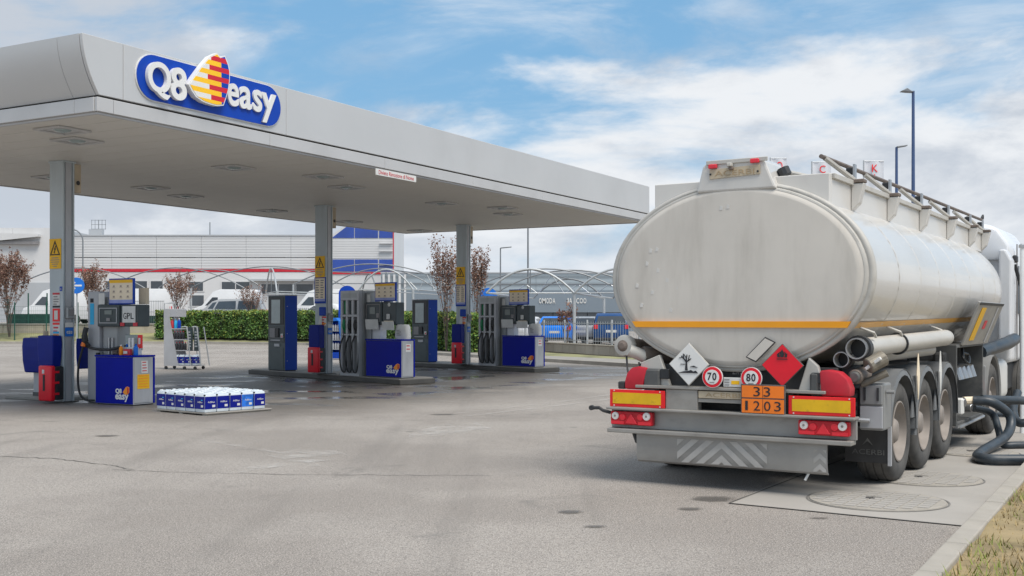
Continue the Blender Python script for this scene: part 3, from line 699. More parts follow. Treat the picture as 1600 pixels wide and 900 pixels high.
# things fixed to the columns (canopy directions: front of a column looks along -x)
FR = CR - math.pi / 2      # local x = back along the column face towards the right, y = into the column
def cpos(x, y, z=0): return (-6.4 + .489 * x - .872 * y, 17.28 + .872 * x + .489 * y, z)
WARN = ['yellow high voltage warning sign on the near canopy column', 'yellow high voltage warning sign on the middle canopy column', 'yellow high voltage warning sign on the far canopy column']
ws = None
for (x, y, z0), lb in zip(COLS, WARN):
    L = cpos(x - .001, y + .22, 2.98 if z0 == 0 else 3.13)
    if ws is None:
        ws = thing('warning_sign', lb, 'sign', L, FR, 'high voltage signs on the columns')
        MB().box(-.17, .17, -.012, -.001, -.30, .30).build('plate', 'notice_yellow', ws)
        b = MB(); 
        tri = [(-.15, -.03), (.15, -.03), (0, .27)]; ti = [(-.112, -.008), (.112, -.008), (0, .215)]
        for i in range(3): j = (i + 1) % 3; b.prism([tri[i], tri[j], ti[j], ti[i]], 'y', -.017, -.0125)
        b.build('triangle', 'ink', ws)
        MB().prism([(.015, .16), (-.035, .08), (-.008, .085), (-.03, .035), (-.045, .04), (-.015, .0), (.005, .045), (-.008, .04), (.03, .105), (.005, .10), (.035, .16)], 'y', -.017, -.0125).build('lightning_bolt', 'ink', ws)
        b = MB()
        for r, wd in enumerate((.10, .13, .125, .09, .06)): b.box(-wd, wd, -.016, -.0125, -.09 - r * .042, -.075 - r * .042)
        b.build('printed_lines', 'ink_grey', ws)
    else: dup(ws, None, L, FR, lb)
for (x, y, z0), lb in zip(COLS[1:], ('cream price list in a blue frame on the middle column', 'cream price list in a blue frame on the far column')):
    t = thing('price_list', lb, 'notice', cpos(x - .001, y + .21, z0 + 2.33), FR, 'price lists on the columns')
    MB().box(-.20, .20, -.012, -.001, -.37, .36).build('frame', 'sign_blue', t); notice(t, -.17, .17, -.31, .33, -.018, 'board_cream', 9, 'ink_grey', None, 'sheet', 2)
    MB().box(-.17, .17, -.0225, -.0185, -.31, -.24).build('footer', 'board_lilac', t)
def column_notices(x, y, z0, which):
    t = thing('notice_panel', 'strip of safety notices with red pictograms on the %s column' % which, 'notice', cpos(x - .001, y + .20, z0), FR)
    if which == 'near':
        notice(t, -.10, .11, 1.94, 2.20, -.006, 'paper', 4, 'ink_grey', 'ink_red'); MB().box(-.10, .11, -.007, -.001, 1.90, 1.935).build('notice_edge', 'ink', t)
        MB().box(-.10, .11, -.008, -.001, 1.62, 1.88).build('notice', 'marker_red', t); MB().box(-.045, .055, -.012, -.0085, 1.66, 1.84).build('pictogram', 'paper', t)
        notice(t, -.10, .11, 1.31, 1.60, -.006, 'paper', 3, 'ink_red', 'marker_red'); MB().box(-.08, .09, -.011, -.0065, 1.38, 1.42).build('print_band', 'cyan_print', t); MB().box(-.08, .09, -.011, -.0065, 1.32, 1.36).build('print_band', 'logo_orange', t)
    else:
        MB().box(-.02, .20, -.06, -.001, 1.62, 1.86).build('towel_dispenser', 'sign_blue', t, bevel=.015)
        MB().prism([(-.08, 1.36), (.0, 1.60), (.06, 1.60), (.06, 1.3)], 'y', -.03, -.02).build('paper_towel', 'paper', t)
        notice(t, .0, .20, 1.33, 1.60, -.006, 'paper', 3, 'ink_red', 'marker_red'); MB().box(.01, .19, -.011, -.0065, 1.38, 1.42).build('print_band', 'logo_orange', t)
for c, nm in zip(COLS, ('near', 'middle', 'far')): column_notices(*c, nm)
for (x, y, z0), nm in zip(COLS, ('near', 'middle', 'far')):
    t = thing('switch_box', 'small grey switch box above a blue sticker on the %s column' % nm, 'switch box', cpos(x, y, z0), CR)
    k = 0 if z0 == 0 else -.22
    MB().box(.05, .23, -.07, -.012, 1.68 + k, 1.91 + k).build('box_body', 'pump_grey', t, bevel=.012); MB().box(.08, .20, -.078, -.0705, 1.73 + k, 1.86 + k).build('cover', 'ink_grey', t, bevel=.004)
    MB().box(.04, .24, -.016, -.012, 1.32 + k, 1.50 + k).build('sticker', 'label_blue', t)
    o = text('eze', .12, 'paper', t, 0, -.018, 0, ext=.001, bold=.002); fit(o, .07, .21, 1.375 + k, 1.43 + k)
    MB().box(.04, .24, -.016, -.012, 1.505 + k, 1.60 + k).build('sticker', 'paper', t)
t = thing('badge', 'tiny dark blue badge on the near column above the notices', 'badge', cpos(3.199, 4.80, 2.27), FR)
MB().box(-.04, .03, -.006, -.001, -.04, .05).build('badge_plate', 'sign_blue', t); text('q', .07, 'paper', t, -.005, -.009, .01, ext=.001)
# extinguisher cabinets
EXT = ['red extinguisher box in front of the near canopy column', 'red extinguisher box in front of the middle canopy column', 'red extinguisher box in front of the far canopy column']
ex = None
for i, ((x, y, z0), lb) in enumerate(zip(COLS, EXT)):
    L = cpos(x - .30, y + .05 if i == 0 else y + .16, z0 + .05)
    if ex is None:
        ex = thing('extinguisher_box', lb, 'fire extinguisher box', L, FR, 'red extinguisher boxes by the columns')
        MB().box(-.18, .18, .02, .22, .02, .68).build('back_shell', 'black_plastic', ex, bevel=.02, seg=2)
        MB().box(-.19, .19, -.10, .018, 0, .70).build('door', 'red_box', ex, bevel=.035, seg=3, smooth=True)
        MB().box(-.04, .02, -.108, -.098, .20, .52).build('window', 'ink', ex, bevel=.004)
        MB().box(-.06, .0, -.108, -.0995, .545, .62).build('pictogram', 'paper', ex)
        for z in (.12, .34, .55): MB().box(.186, .196, -.03, .10, z, z + .045).build('latch', 'red_box', ex, bevel=.008)
    else: dup(ex, None, L, FR, lb)
# blue bins on the columns
def bin_shape(x0, x1, y0, y1, z0, z1):
    b = MB(); rings = []
    for z, s in ((z0, .86), (z0 + (z1 - z0) * .35, .97), (z0 + (z1 - z0) * .75, 1.0), (z1, .95)):
        cx, cy = (x0 + x1) / 2, (y0 + y1) / 2; hx, hy = (x1 - x0) / 2 * s, (y1 - y0) / 2 * s
        rings.append([b.v((cx + a * hx, cy + c * hy, z)) for a, c in ((-1, -1), (1, -1), (1, 1), (-1, 1))])
    for A, Bq in zip(rings, rings[1:]):
        for k in range(4): b.face([A[k], A[(k + 1) % 4], Bq[(k + 1) % 4], Bq[k]])
    b.face(rings[0][::-1]); b.face(rings[-1]); return b
t = thing('litter_bin', 'blue double bin wrapped round the foot of the near column', 'bin', cpos(3.2, 4.75, 0), FR)
bin_shape(-.47, .0, -.24, -.015, .72, 1.34).build('bin_body', 'bin_blue', t, bevel=.02, seg=2); bin_shape(.02, .13, .29, .62, .66, 1.28).build('bin_body', 'bin_blue', t, bevel=.02, seg=2)
MB().box(-.38, -.10, -.20, -.06, 1.30, 1.345).build('bin_mouth', 'black_plastic', t)
for c, nm in ((COLS[1], 'middle'), (COLS[2], 'far')):
    t = thing('litter_bin', 'blue bin fixed to the front of the %s column behind the red box' % nm, 'bin', cpos(c[0], c[1], c[2]), FR)
    bin_shape(-.42, -.05, -.26, -.015, .12, 1.36).build('bin_body', 'bin_blue', t, bevel=.02, seg=2); MB().box(-.36, -.10, -.22, -.06, 1.35, 1.37).build('bin_mouth', 'black_plastic', t)
L = loc_on(O1, R1, -3.30, .42, 0)
t = thing('squeegee_station', 'blue squeegee bucket on a grey pedestal beside the near column', 'bucket stand', L, R1)
MB().box(-.12, .16, 0, .30, .06, .60).build('pedestal', 'panel_grey', t, bevel=.01); MB().box(-.13, .17, -.01, .31, .055, .14).build('foot', 'chassis_grey', t, bevel=.005)
bin_shape(-.34, .27, -.12, .34, .55, 1.28).build('bucket', 'bin_blue', t, bevel=.03, seg=2); bin_shape(.20, .62, .0, .34, .55, 1.22).build('bucket', 'bin_blue', t, bevel=.02)
MB().box(-.20, .14, -.02, .26, 1.28, 1.30).build('tray', 'beige_plate', t); MB().lathe([(1.30, .06), (1.42, .05)], (.12, .12, 0), 'z', 12).build('cup', 'beige_plate', t)
struct(MB().prism([loc_on(O1, R1, x, y, 0)[:2] for x, y in ((-3.9, .1), (-2.35, .12), (-2.3, 1.0), (-4.0, 1.0))], 'z', 0, .06).build('plinth', 'island_top', bevel=.01))

# islands 2 and 3
R2 = R(-45); O2 = (-2.83, 28.62, 0); O3 = (.72, 35.29, 0)
def island(o):
    pts = [(-7.75, .32), (.13, -.14), (.17, .95), (.0, 1.15), (-7.7, 1.75)]
    P = [loc_on(o, R2, x, y, 0)[:2] for x, y in pts]
    e = bpy.data.objects.new('pump_island', None); COL.objects.link(e); e['kind'] = 'structure'
    MB().prism(P, 'z', 0, .128).build('island_body', 'island_kerb', e, bevel=.012)
    c = Vector((sum(p[0] for p in P) / 5, sum(p[1] for p in P) / 5)); Q = [tuple(c + (Vector(p) - c) * .975) for p in P]
    MB().prism(Q, 'z', .1285, .15).build('island_top', 'island_top', e)
island(O2); island(O3)
def make_pump(label, o):
    t = thing('fuel_pump', label, 'fuel pump', (o[0], o[1], .15), R2, 'three hose fuel pumps')
    X0, X1 = -2.56, -1.74
    MB().box(X0, X1, .10, .60, 0, 2.28).build('body', 'pump_grey', t, bevel=.02, seg=2)
    MB().box(X0 + .05, X1 - .05, .094, .0985, .05, 2.05).build('bay_back', 'black_plastic', t)
    b = MB()
    for q in ((X0, X1, 2.03, 2.29), (X0, X1, 1.585, 1.645), (X0, X1, 1.08, 1.13), (X0, X1, 0, .09)): b.box(q[0], q[1], -.03, .0925, q[2], q[3])
    for x, wd in ((X0, .09), (X0 + .235, .085), (X0 + .49, .09), (X1 - .09, .09)):
        b.box(x, x + wd, -.026, .092, .0905, 1.0795); b.box(x, x + wd, -.026, .092, 1.1305, 1.5845); b.box(x, x + wd, -.026, .092, 1.6455, 2.0295)
    b.build('front_frame', 'panel_grey', t, bevel=.004)
    bays = [X0 + .16, X0 + .405, X0 + .655]
    for k, x in enumerate(bays):
        MB().box(x - .07, x + .075, .03, .091, 1.66, 2.015).build('grade_panel', 'green_plastic' if k == 0 else 'head_dark', t, bevel=.004)
        g = MB().tube(smoothpath([(x, .0, 1.50), (x - .005, -.03, 1.40), (x, -.02, 1.28), (x + .01, .03, 1.15)]), [.045] * 7 + [.05] * 6 + [.035] * 6, 8).build('nozzle', 'green_plastic' if k == 0 else 'rubber', t, smooth=True)
        MB().box(x - .012, x + .03, -.055, -.03, 1.30, 1.36).build('trigger', 'white_plastic', g)
        s = .1 if k < 2 else .06
        MB().tube(smoothpath([(x + .01, -.01, 1.15), (x - .09, -.07, .85), (x - .11, -.09, .50), (x - .02, -.10, .18), (x + .10, -.08, .10), (x + .13, -.03, .35), (x + .125, -.01, .9), (x + .125, .04, 1.1)], 7), .02, 7).build('hose', 'rubber', t, smooth=True)
    MB().box(X0 + .10, X1 - .10, -.034, -.0305, 2.10, 2.22).build('top_sign', 'pump_grey', t)
    MB().box(-1.70, -1.50, .18, .50, 0, 2.24).build('side_column', 'pump_grey', t, bevel=.01)
    MB().box(-1.64, -1.52, .172, .179, 1.84, 2.18).build('notice', 'paper', t)
    MB().box(-1.58, -1.17, .24, .46, .98, 1.40).build('pedestal', 'white_plastic', t, bevel=.01)
    hd = MB().box(-1.64, -.96, .12, .44, 1.37, 1.975).box(-.945, -.38, .14, .42, 1.37, 1.96).build('display_head', 'head_dark', t, bevel=.02, seg=2)
    b = MB()
    for q in ((-1.60, -1.02, 1.46, 1.475), (-1.60, -1.02, 1.90, 1.915), (-1.60, -1.585, 1.476, 1.899), (-1.035, -1.02, 1.476, 1.899)): b.box(q[0], q[1], .11, .119, q[2], q[3])
    b.build('bezel', 'ink_grey', hd)
    MB().box(-1.45, -1.22, .108, .118, 1.66, 1.84).build('screen', 'lcd', hd); MB().box(-1.17, -1.06, .108, .118, 1.56, 1.68).build('keypad', 'ink_grey', hd)
    MB().box(-.74, -.62, .10, .138, 1.52, 1.66).build('card_slot', 'paper', hd, bevel=.01); MB().box(-.86, -.50, .115, .1385, 1.40, 1.48).build('sticker', 'board_cream', hd)
    MB().lathe([(.128, .05), (.139, .05)], (-.66, 0, 1.90), 'y', 12).build('sticker', 'paper', hd)
    MB().box(-1.58, -1.06, .08, .088, 1.25, 1.52, rot=(.12, 0, .03)).build('notice', 'paper', t); MB().box(-.92, -.42, .10, .108, 1.24, 1.46, rot=(.1, 0, -.02)).build('notice', 'paper', t)
    price_board(t, -1.40, -.52, 1.99, 2.49, .24)
    MB().box(-1.1, -.82, .30, .36, 1.97, 2.04).build('board_bracket', 'pump_grey', t)
    return t
p2 = make_pump('grey three hose fuel pump on the middle island beside the blue cabinet', O2)
dup(p2, None, (O3[0], O3[1], .15), R2, 'grey three hose fuel pump on the far island in front of the parked cars')
c2 = make_cabinet('blue cabinet on the middle island with a white bag on it', 1.46, .44, .99, (O2[0], O2[1], .15), R2, GRP_CAB)
small_logo(c2, -.60, .085, -.07, .37, -.009); side_notice(c2, .14, .30, .68, .88, .0125, 'paper', 2)
c3 = dup(c2, None, (O3[0], O3[1], .15), R2, 'blue cabinet on the far island closest to the concrete wall')
def bag(o, label):
    t = thing('paper_bag', label, 'bag', loc_on(o, R2, -.24, .26, 1.155), R2, 'white bags on the cabinets')
    b = MB(); rings = []
    for z, s in ((0, .9), (.06, 1.0), (.25, .98), (.34, .92), (.38, .7)):
        rings.append([b.v((math.copysign(abs(math.cos(a)) ** .6, math.cos(a)) * .26 * s + random.uniform(-.012, .012), math.copysign(abs(math.sin(a)) ** .6, math.sin(a)) * .10 * s + random.uniform(-.012, .012), z)) for a in [2 * math.pi * k / 14 for k in range(14)]])
    for A, Bq in zip(rings, rings[1:]):
        for k in range(14): b.face([A[k], A[(k + 1) % 14], Bq[(k + 1) % 14], Bq[k]])
    b.face(rings[0][::-1]); b.face(rings[-1]); b.build('bag_body', 'paper', t, smooth=True, ang=60)
    b = MB()
    for r in range(4): b.box(-.12, .0 + .05 * (r % 2), -.128, -.122, .22 - r * .04, .235 - r * .04)
    b.build('printed_lines', 'ink_grey', t)
bag(O2, 'crumpled white bag standing on the middle island cabinet'); bag(O3, 'crumpled white bag standing on the far island cabinet')
def make_kiosk(label, o):
    t = thing('payment_kiosk', label, 'payment kiosk', loc_on(o, R2, -5.62, .22, .15), R2, 'self service payment kiosks')
    MB().box(-.90, 0, .02, .42, .03, 2.21).build('cabinet', 'kiosk_dark', t, bevel=.008)
    MB().box(-.88, -.02, .04, .40, 0, .032).build('plinth', 'black_plastic', t)
    MB().box(-.91, .008, .0, .44, 2.212, 2.24).build('roof', 'panel_grey', t, bevel=.006)
    MB().box(.001, .012, .015, .43, .03, 2.21).build('side_panel', 'kiosk_blue', t, bevel=.004)
    for z in (.3, 1.1, 1.9): MB().lathe([(.0125, .012), (.018, .01)], (0, .08, z), 'x', 8).build('screw', 'steel', t)
    MB().box(-.86, -.06, .008, .019, 1.36, 2.18).build('screen_surround', 'black_plastic', t, bevel=.01)
    MB().box(-.70, -.24, .0, .0075, 1.40, 2.10).build('screen', 'screen_glass', t)
    MB().box(-.85, -.05, .010, .0195, .84, 1.32).build('control_panel', 'head_dark', t, bevel=.006)
    MB().box(-.46, -.30, -.02, .0095, 1.0, 1.26).build('card_reader', 'black_plastic', t, bevel=.01); MB().box(-.80, -.52, .0, .0095, .98, 1.26).build('keypad', 'ink_grey', t, bevel=.008)
    MB().box(-.20, -.08, -.012, .0095, .98, 1.10).build('note_slot', 'paper', t, bevel=.006); MB().box(-.15, -.10, -.016, -.0125, 1.0, 1.05).build('note_slot', 'lamp_red', t)
    MB().box(-.56, -.28, .004, .0195, .72, .80).build('sticker', 'panel_grey', t); MB().box(-.75, -.25, .003, .0095, .89, .92).build('sticker', 'panel_grey', t)
    MB().box(-.82, -.08, .012, .0195, .08, .68).build('service_door', 'kiosk_dark', t, bevel=.006)
    return t
k2 = make_kiosk('dark payment kiosk with blue side on the middle island', O2)
dup(k2, None, loc_on(O3, R2, -5.55, .35, .15), R2, 'dark payment kiosk with blue side on the far island')

# jugs of additive on a low pallet
JR = math.atan2(-.64, .77); J0 = (-5.25, 19.27, 0)
t = thing('pallet', 'low worn pallet board under the block of white jugs', 'pallet', J0, JR)
MB().box(-1.50, .02, -.03, 1.38, .022, .05).build('deck', 'island_top', t, bevel=.008)
for x in (-1.48, -.80, -.10): MB().box(x, x + .10, -.02, 1.37, 0, .0215).build('runner', 'kerb_stone', t)
jg = None; JG = 'white additive jugs stacked on the low pallet'
for i in range(5):
    for j in range(5):
        L = loc_on(J0, JR, -1.345 + i * .293, .10 + j * .26, .0505)
        if jg is None:
            jg = thing('jug', '', 'jug', L, JR, JG)
            MB().box(-.140, .140, -.124, .124, 0, .315).build('body', 'jug_white', jg, bevel=.022, seg=2, smooth=True)
            MB().box(-.118, .118, -.10, .10, .31, .335).build('shoulder', 'jug_white', jg, bevel=.012, smooth=True)
            MB().lathe([(.33, .030), (.348, .030)], (-.085, -.06, 0), 'z', 12).build('cap', 'white_plastic', jg)
            MB().box(-.03, .10, -.015, .015, .334, .349).build('handle', 'jug_white', jg, bevel=.006)
            MB().box(.108, .141, -.127, -.10, .285, .312).build('grip_hollow', 'ink', jg, bevel=.006)
            lb = MB().box(-.137, .137, -.1275, -.1242, .06, .275).build('label', 'jug_label', jg)
            MB().box(.1402, .1435, -.119, .119, .06, .275).build('label', 'jug_label', jg); MB().box(-.1435, -.1402, -.119, .119, .06, .275).build('label', 'jug_label', jg)
            o = text('AdBlue', .06, 'paper', lb, 0, -.129, 0, ext=.001); fit(o, -.06, .08, .165, .195)
            MB().box(.04, .10, -.1295, -.1278, .09, .13).build('label_print', 'paper', lb); MB().box(.04, .085, -.1295, -.1278, .205, .222).build('label_print', 'cyan_print', lb)
            o = text('AdBlue', .06, 'paper', lb, 0, 0, 0, ext=.001); fit(o, -.06, .08, .165, .195); o.data.transform(Matrix.Rotation(R(90), 4, 'Z')); o.data.transform(Matrix.Translation((.1452, 0, 0)))
            MB().box(.1437, .1455, .03, .09, .09, .13).build('label_print', 'paper', lb)
            c = jg
        else: c = dup(jg, None, L, JR + random.uniform(-.03, .03))
        if i == 4 and j == 3: lb_ = 'white jug whose label shows a paler blue picture, on the right face of the block'
        elif j == 0 and i == 4: lb_ = 'white jug at the front corner of the block, blue label on two faces'
        elif j == 0: lb_ = 'white jug with dark blue label along the left face of the block'
        elif i == 4: lb_ = 'white jug with dark blue label along the right face of the block'
        else: lb_ = 'white jug inside the block of jugs, only its top showing'
        c['label'] = lb_
        if i == 4 and j == 3:
            for q in c.children:
                if q.name.startswith('label') and abs(q.data.vertices[0].co.x - .14) < .0045:
                    q.data = q.data.copy(); q.data.materials[0] = M['jug_label_pale']

# oil display trolley
T0 = (-11.2, 37.3, 0); TR = R(-16)
t = thing('display_trolley', 'grey wheeled display trolley of oil bottles in front of the hedge', 'trolley', T0, TR)
MB().prism([(-.45, .12), (.10, .12), (-.30, 2.02), (-.45, 2.02)], 'y', 0, .02).build('side_panel', 'panel_grey', t)
MB().prism([(-.45, .12), (.10, .12), (-.30, 2.02), (-.45, 2.02)], 'y', .58, .60).build('side_panel', 'panel_grey', t)
for z, x in ((.12, .75), (.62, .45), (.98, .3), (1.34, .18)): MB().box(-.42, x, .021, .579, z, z + .03).build('shelf', 'panel_grey', t)
MB().box(-.42, .04, .021, .58, 1.75, 2.02).build('header', 'panel_grey', t, bevel=.01)
MB().tube([(-.45, .05, .1), (-.47, .05, 2.2), (-.2, .05, 2.22), (-.05, .05, 2.2), (-.05, .05, 1.9)], .02, 7).build('push_frame', 'galva', t)
for x in (.40, .78): MB().tube(smoothpath([(x - .15, .0, 1.42), (x, -.02, 1.42), (x + .05, -.02, 1.3), (x + .18, -.02, .12)], 4), .022, 7).build('side_rail', 'galva', t, smooth=True)
for x in (.30, .70): MB().tube([(x, .58, 1.42), (x + .22, .58, .12)], .02, 7).build('side_rail', 'galva', t)
for x, y in ((-.40, .05), (-.40, .55), (.30, .05), (.70, .05), (.70, .55)): MB().lathe([(-.02, .055), (.02, .055)], (x, y, .056), 'y', 12).build('caster', 'black_plastic', t)
def tl(x, y, z): return loc_on(T0, TR, x, y, z)
for k, (m_, lb) in enumerate((('logo_red', 'red bottle on the top shelf of the display trolley'), ('ink_red', 'pink bottle on the top shelf of the display trolley'), ('cyan_print', 'light blue bottle on the top shelf of the display trolley'), ('sign_blue', 'dark blue bottle at the end of the trolley top shelf'))):
    bottle(tl(-.32 + k * .13, .10, 1.372), .055, .34, m_, 'paper', lb)
b0 = None
for k in range(5):
    for z, dx in ((1.012, .0), (.652, .08)):
        if b0 is None: b0 = bottle(tl(-.20 + k * .11, .08, z), .045, .27, 'ink', 'ink_red', 'black oil bottle in a row on the trolley middle shelves', 'bottle', 'black oil bottles on the trolley')
        else: dup(b0, None, tl(-.20 + k * .11 + dx, .08, z))
j2 = None
for k in range(4):
    L = tl(-.0 + k * .22 + (.06 if k == 3 else 0), .10, .152); c = dup(jg, None, L, TR, 'small white jug with blue label on the trolley bottom shelf'); c.scale = (.72, .72, 1.0); c['group'] = 'jugs on the trolley'
for k, lb in enumerate(('dark wiper blade pack hanging by the trolley rail', 'second dark wiper blade pack hanging at the outer rail of the trolley')):
    t2 = thing('blade_pack', lb, 'pack', tl(.46 + k * .24, .12, .62), TR); MB().box(-.09, .09, 0, .05, 0, .80).build('pack_body', 'head_dark', t2, bevel=.01); notice(t2, -.07, .07, .1, .7, -.006, 'kiosk_dark', 6, 'panel_grey')
# blue bottle rack behind the middle column
T0 = (-7.3, 46.6, 0)
t = thing('bottle_rack', 'blue framed rack of pale bottles behind the middle column', 'rack', T0, R(-20))
MB().prism([(-.30, .05), (.36, .05), (.36, .3), (.12, 1.62), (-.10, 1.72), (-.30, 1.70)], 'y', .28, .32).build('back_panel', 'sign_blue', t)
b = MB()
for P in ([(-.30, .05), (-.25, .05), (-.25, 1.70), (-.30, 1.70)], [(.31, .05), (.38, .05), (.17, 1.60), (.10, 1.64)], [(-.25, 1.60), (.10, 1.62), (-.0, 1.74), (-.25, 1.74)]): b.prism(P, 'y', -.05, .27)
b.build('frame', 'label_blue', t); MB().box(-.24, .31, -.05, .27, .05, .30).build('base_box', 'sign_blue', t, bevel=.01)
for z in (.42, .80, 1.18): MB().box(-.245, .25, -.03, .27, z, z + .02).build('shelf', 'galva', t)
b1 = None
for z in (.442, .822, 1.202):
    for k in range(4):
        L = loc_on(T0, R(-20), -.18 + k * .115, .05, z)
        if b1 is None: b1 = bottle(L, .045, .30, 'panel_grey', 'sign_blue', 'pale bottle standing on a shelf of the blue rack', 'bottle', 'pale bottles in the blue rack')
        else: dup(b1, None, L)

# ------------------------------------------------------------------ tanker lorry (x = right, y = forward, origin under the rear bumper)
TRZ = math.atan2(-.5305, .8477)
tk = thing('tanker_truck', 'long white fuel tanker lorry seen from behind with red and orange hazard plates', 'tanker truck', (2.066, 10.85, 0), TRZ)
TX, TZ, RX, RZ = .07, 2.07, 1.32, .915
def tank_ring(b, y, s, n=72): return [b.v((TX + RX * s * math.cos(2 * math.pi * k / n), y, TZ + RZ * s * math.sin(2 * math.pi * k / n))) for k in range(n)]
def loft(b, rings, cap0=False, cap1=False):
    for A, Bq in zip(rings, rings[1:]):
        n = len(A)
        for k in range(n): b.face([A[k], A[(k + 1) % n], Bq[(k + 1) % n], Bq[k]])
    if cap0: b.face(rings[0][::-1])
    if cap1: b.face(rings[-1])
b = MB(); loft(b, [tank_ring(b, y, s) for y, s in ((.16, .995), (1.5, 1), (4, 1), (6.9, 1), (7.5, .985), (8.0, .93), (8.35, .83), (8.55, .68), (8.66, .4), (8.68, .05))], False, True)
tank = b.build('tank', 'tank_paint', tk, smooth=True, ang=60)
b = MB(); loft(b, [tank_ring(b, y, s) for y, s in ((.165, .94), (.155, 1.010), (.09, 1.012), (.075, 1.004), (.068, .985), (.075, .972), (.05, .962), (.045, .945))], False, False)
b.build('end_rim', 'tank_trim', tank, smooth=True, ang=50)
b = MB(); loft(b, [tank_ring(b, y, s) for y, s in ((.052, .95), (.036, .925), (.026, .90), (.0255, .893), (.025, .88), (.020, .6), (.017, .3), (.016, .03))], False, True)
b.build('end_dish', 'tank_rear', tank, smooth=True, ang=50)
for y in (1.1, 2.05, 3.0, 3.95, 4.9, 5.85, 6.8):
    b = MB(); loft(b, [tank_ring(b, y - .02, 1.0005, 48), tank_ring(b, y - .012, 1.0035, 48), tank_ring(b, y + .012, 1.0035, 48), tank_ring(b, y + .02, 1.0005, 48)]); b.build('weld_band', 'tank_paint', tank, smooth=True)
MB().prism([(-1.00, 1.637), (1.205, 1.637), (1.17, 1.578), (-.96, 1.578)], 'y', .0, .0295).build('rear_stripe', 'stripe_orange', tank)
for sgn in (1, -1):
    b = MB(); A = []
    for i in range(15):
        y = .20 + i * .46; zc = 1.60 + .005 * i; row = []
        for z in (zc - .028, zc, zc + .028):
            xx = RX * 1.004 * math.sqrt(max(0, 1 - ((z - TZ) / RZ) ** 2)); row.append(b.v((TX + sgn * xx, y, z)))
        A.append(row)
    for p, q in zip(A, A[1:]):
        for k in range(2): b.face([p[k], p[k + 1], q[k + 1], q[k]])
    b.build('side_stripe', 'stripe_faded', tank)
# small dents and old sticker marks left on the end dish
b = MB()
for x, z in ((-.80, 2.35), (-.73, 2.36), (-.84, 2.22), (-.72, 2.15), (-.62, 2.05), (-.50, 1.98), (-.78, 1.93), (-.90, 1.80), (-.58, 1.75), (-.05, 2.74), (.02, 2.75), (-.95, 2.0)):
    b.prism([(x - .018, z - .02), (x + .012, z - .022), (x + .02, z + .012), (x - .01, z + .025)], 'y', .0185, .026)
b.build('sticker_mark', 'tank_paint', tank)
# walkway trough on top
tr = MB().box(-.81, -.77, .20, 8.3, 2.70, 3.02).box(.93, .97, .20, 8.3, 2.70, 3.03).box(-.81, .97, .14, .19, 2.72, 3.025).box(-.81, .97, 8.31, 8.35, 2.7, 3.02).build('walkway_trough', 'tank_paint', tk, bevel=.006)
MB().box(.971, 1.0, .22, 8.28, 2.98, 3.03).build('trough_lip', 'tank_trim', tr, bevel=.004); MB().box(-.76, .92, .20, 8.3, 2.90, 2.93).build('walkway', 'alu_panel', tr)
pr = [(-.31, 2.90), (-.245, 3.15), (-.20, 3.19), (.32, 3.215), (.385, 3.17), (.50, 2.90)]
lb = MB().prism(pr, 'y', .02, .55).build('light_housing', 'tank_paint', tk, bevel=.02, seg=2)
MB().box(-.20, .42, .004, .0185, 3.165, 3.205).build('housing_hood', 'tank_trim', lb, bevel=.004)
pl = MB().prism([(-.165, 3.025), (.345, 3.045), (.345, 3.135), (-.165, 3.115)], 'y', .006, .018).build('maker_plate', 'beige_plate', lb); 
o = text('ACERBI', .08, 'beige_print', pl, 0, .004, 0, ext=.001); fit(o, -.11, .29, 3.05, 3.10)
for x in (-.155, .345): MB().lathe([(.0, .010), (.006, .010)], (x if x < 0 else x - .02, 0, 3.07), 'y', 8).build('screw', 'ink', pl)
for x, z in ((-.17, 3.125), (.255, 3.15)): MB().box(x, x + .085, -.02, .017, z, z + .04).build('marker_lamp', 'lamp_red', lb, bevel=.006)
MB().box(.03, .075, -.05, .016, 3.13, 3.165).build('camera', 'tank_trim', lb, bevel=.006); MB().box(.04, .085, -.03, .016, 3.10, 3.128).build('camera', 'rusty_pipe', lb, bevel=.006)
MB().tube([(.47, .30, 3.12), (.50, .30, 3.05)], .06, 10).build('plug_socket', 'black_plastic', lb); MB().tube([(.52, .35, 3.08), (.75, 1.2, 3.05)], .025, 8).build('vent_pipe', 'tank_trim', lb)
# folding handrail with brackets
hr = MB().tube([(.85, .28, 3.205), (.85, 4.5, 3.235), (.85, 9.0, 3.26)], .022, 8).build('handrail', 'rusty_pipe', tk, smooth=True)
MB().tube(smoothpath([(.85, 9.0, 3.26), (.85, 9.12, 3.29), (.86, 9.05, 3.34), (.85, 8.95, 3.28)], 5), .014, 6).build('hook', 'black_plastic', hr)
for i, y in enumerate((.92, 2.36, 3.95, 5.6, 7.2, 8.25)):
    br = MB().prism([(.972, 2.72), (1.05, 2.80), (1.10, 3.0), (.972, 3.0)], 'y', y - .05, y + .05).build('rail_bracket', 'tank_paint', hr, bevel=.008)
    MB().tube([(1.0, y, 3.03), (.92, y - .25, 3.12), (.86, y - .55, 3.20)], .026, 7).build('rail_strut', 'tank_trim', hr)
    MB().box(.96, 1.10, y - .06, y + .06, 3.005, 3.04).build('bracket_cap', 'rusty_pipe', hr, bevel=.006); MB().box(.97, .99, y + .02, y + .09, 3.03, 3.20).build('rail_post', 'steel', hr); MB().box(.90, .97, y + .02, y + .09, 3.10, 3.17).build('rail_block', 'black_plastic', hr, bevel=.01)
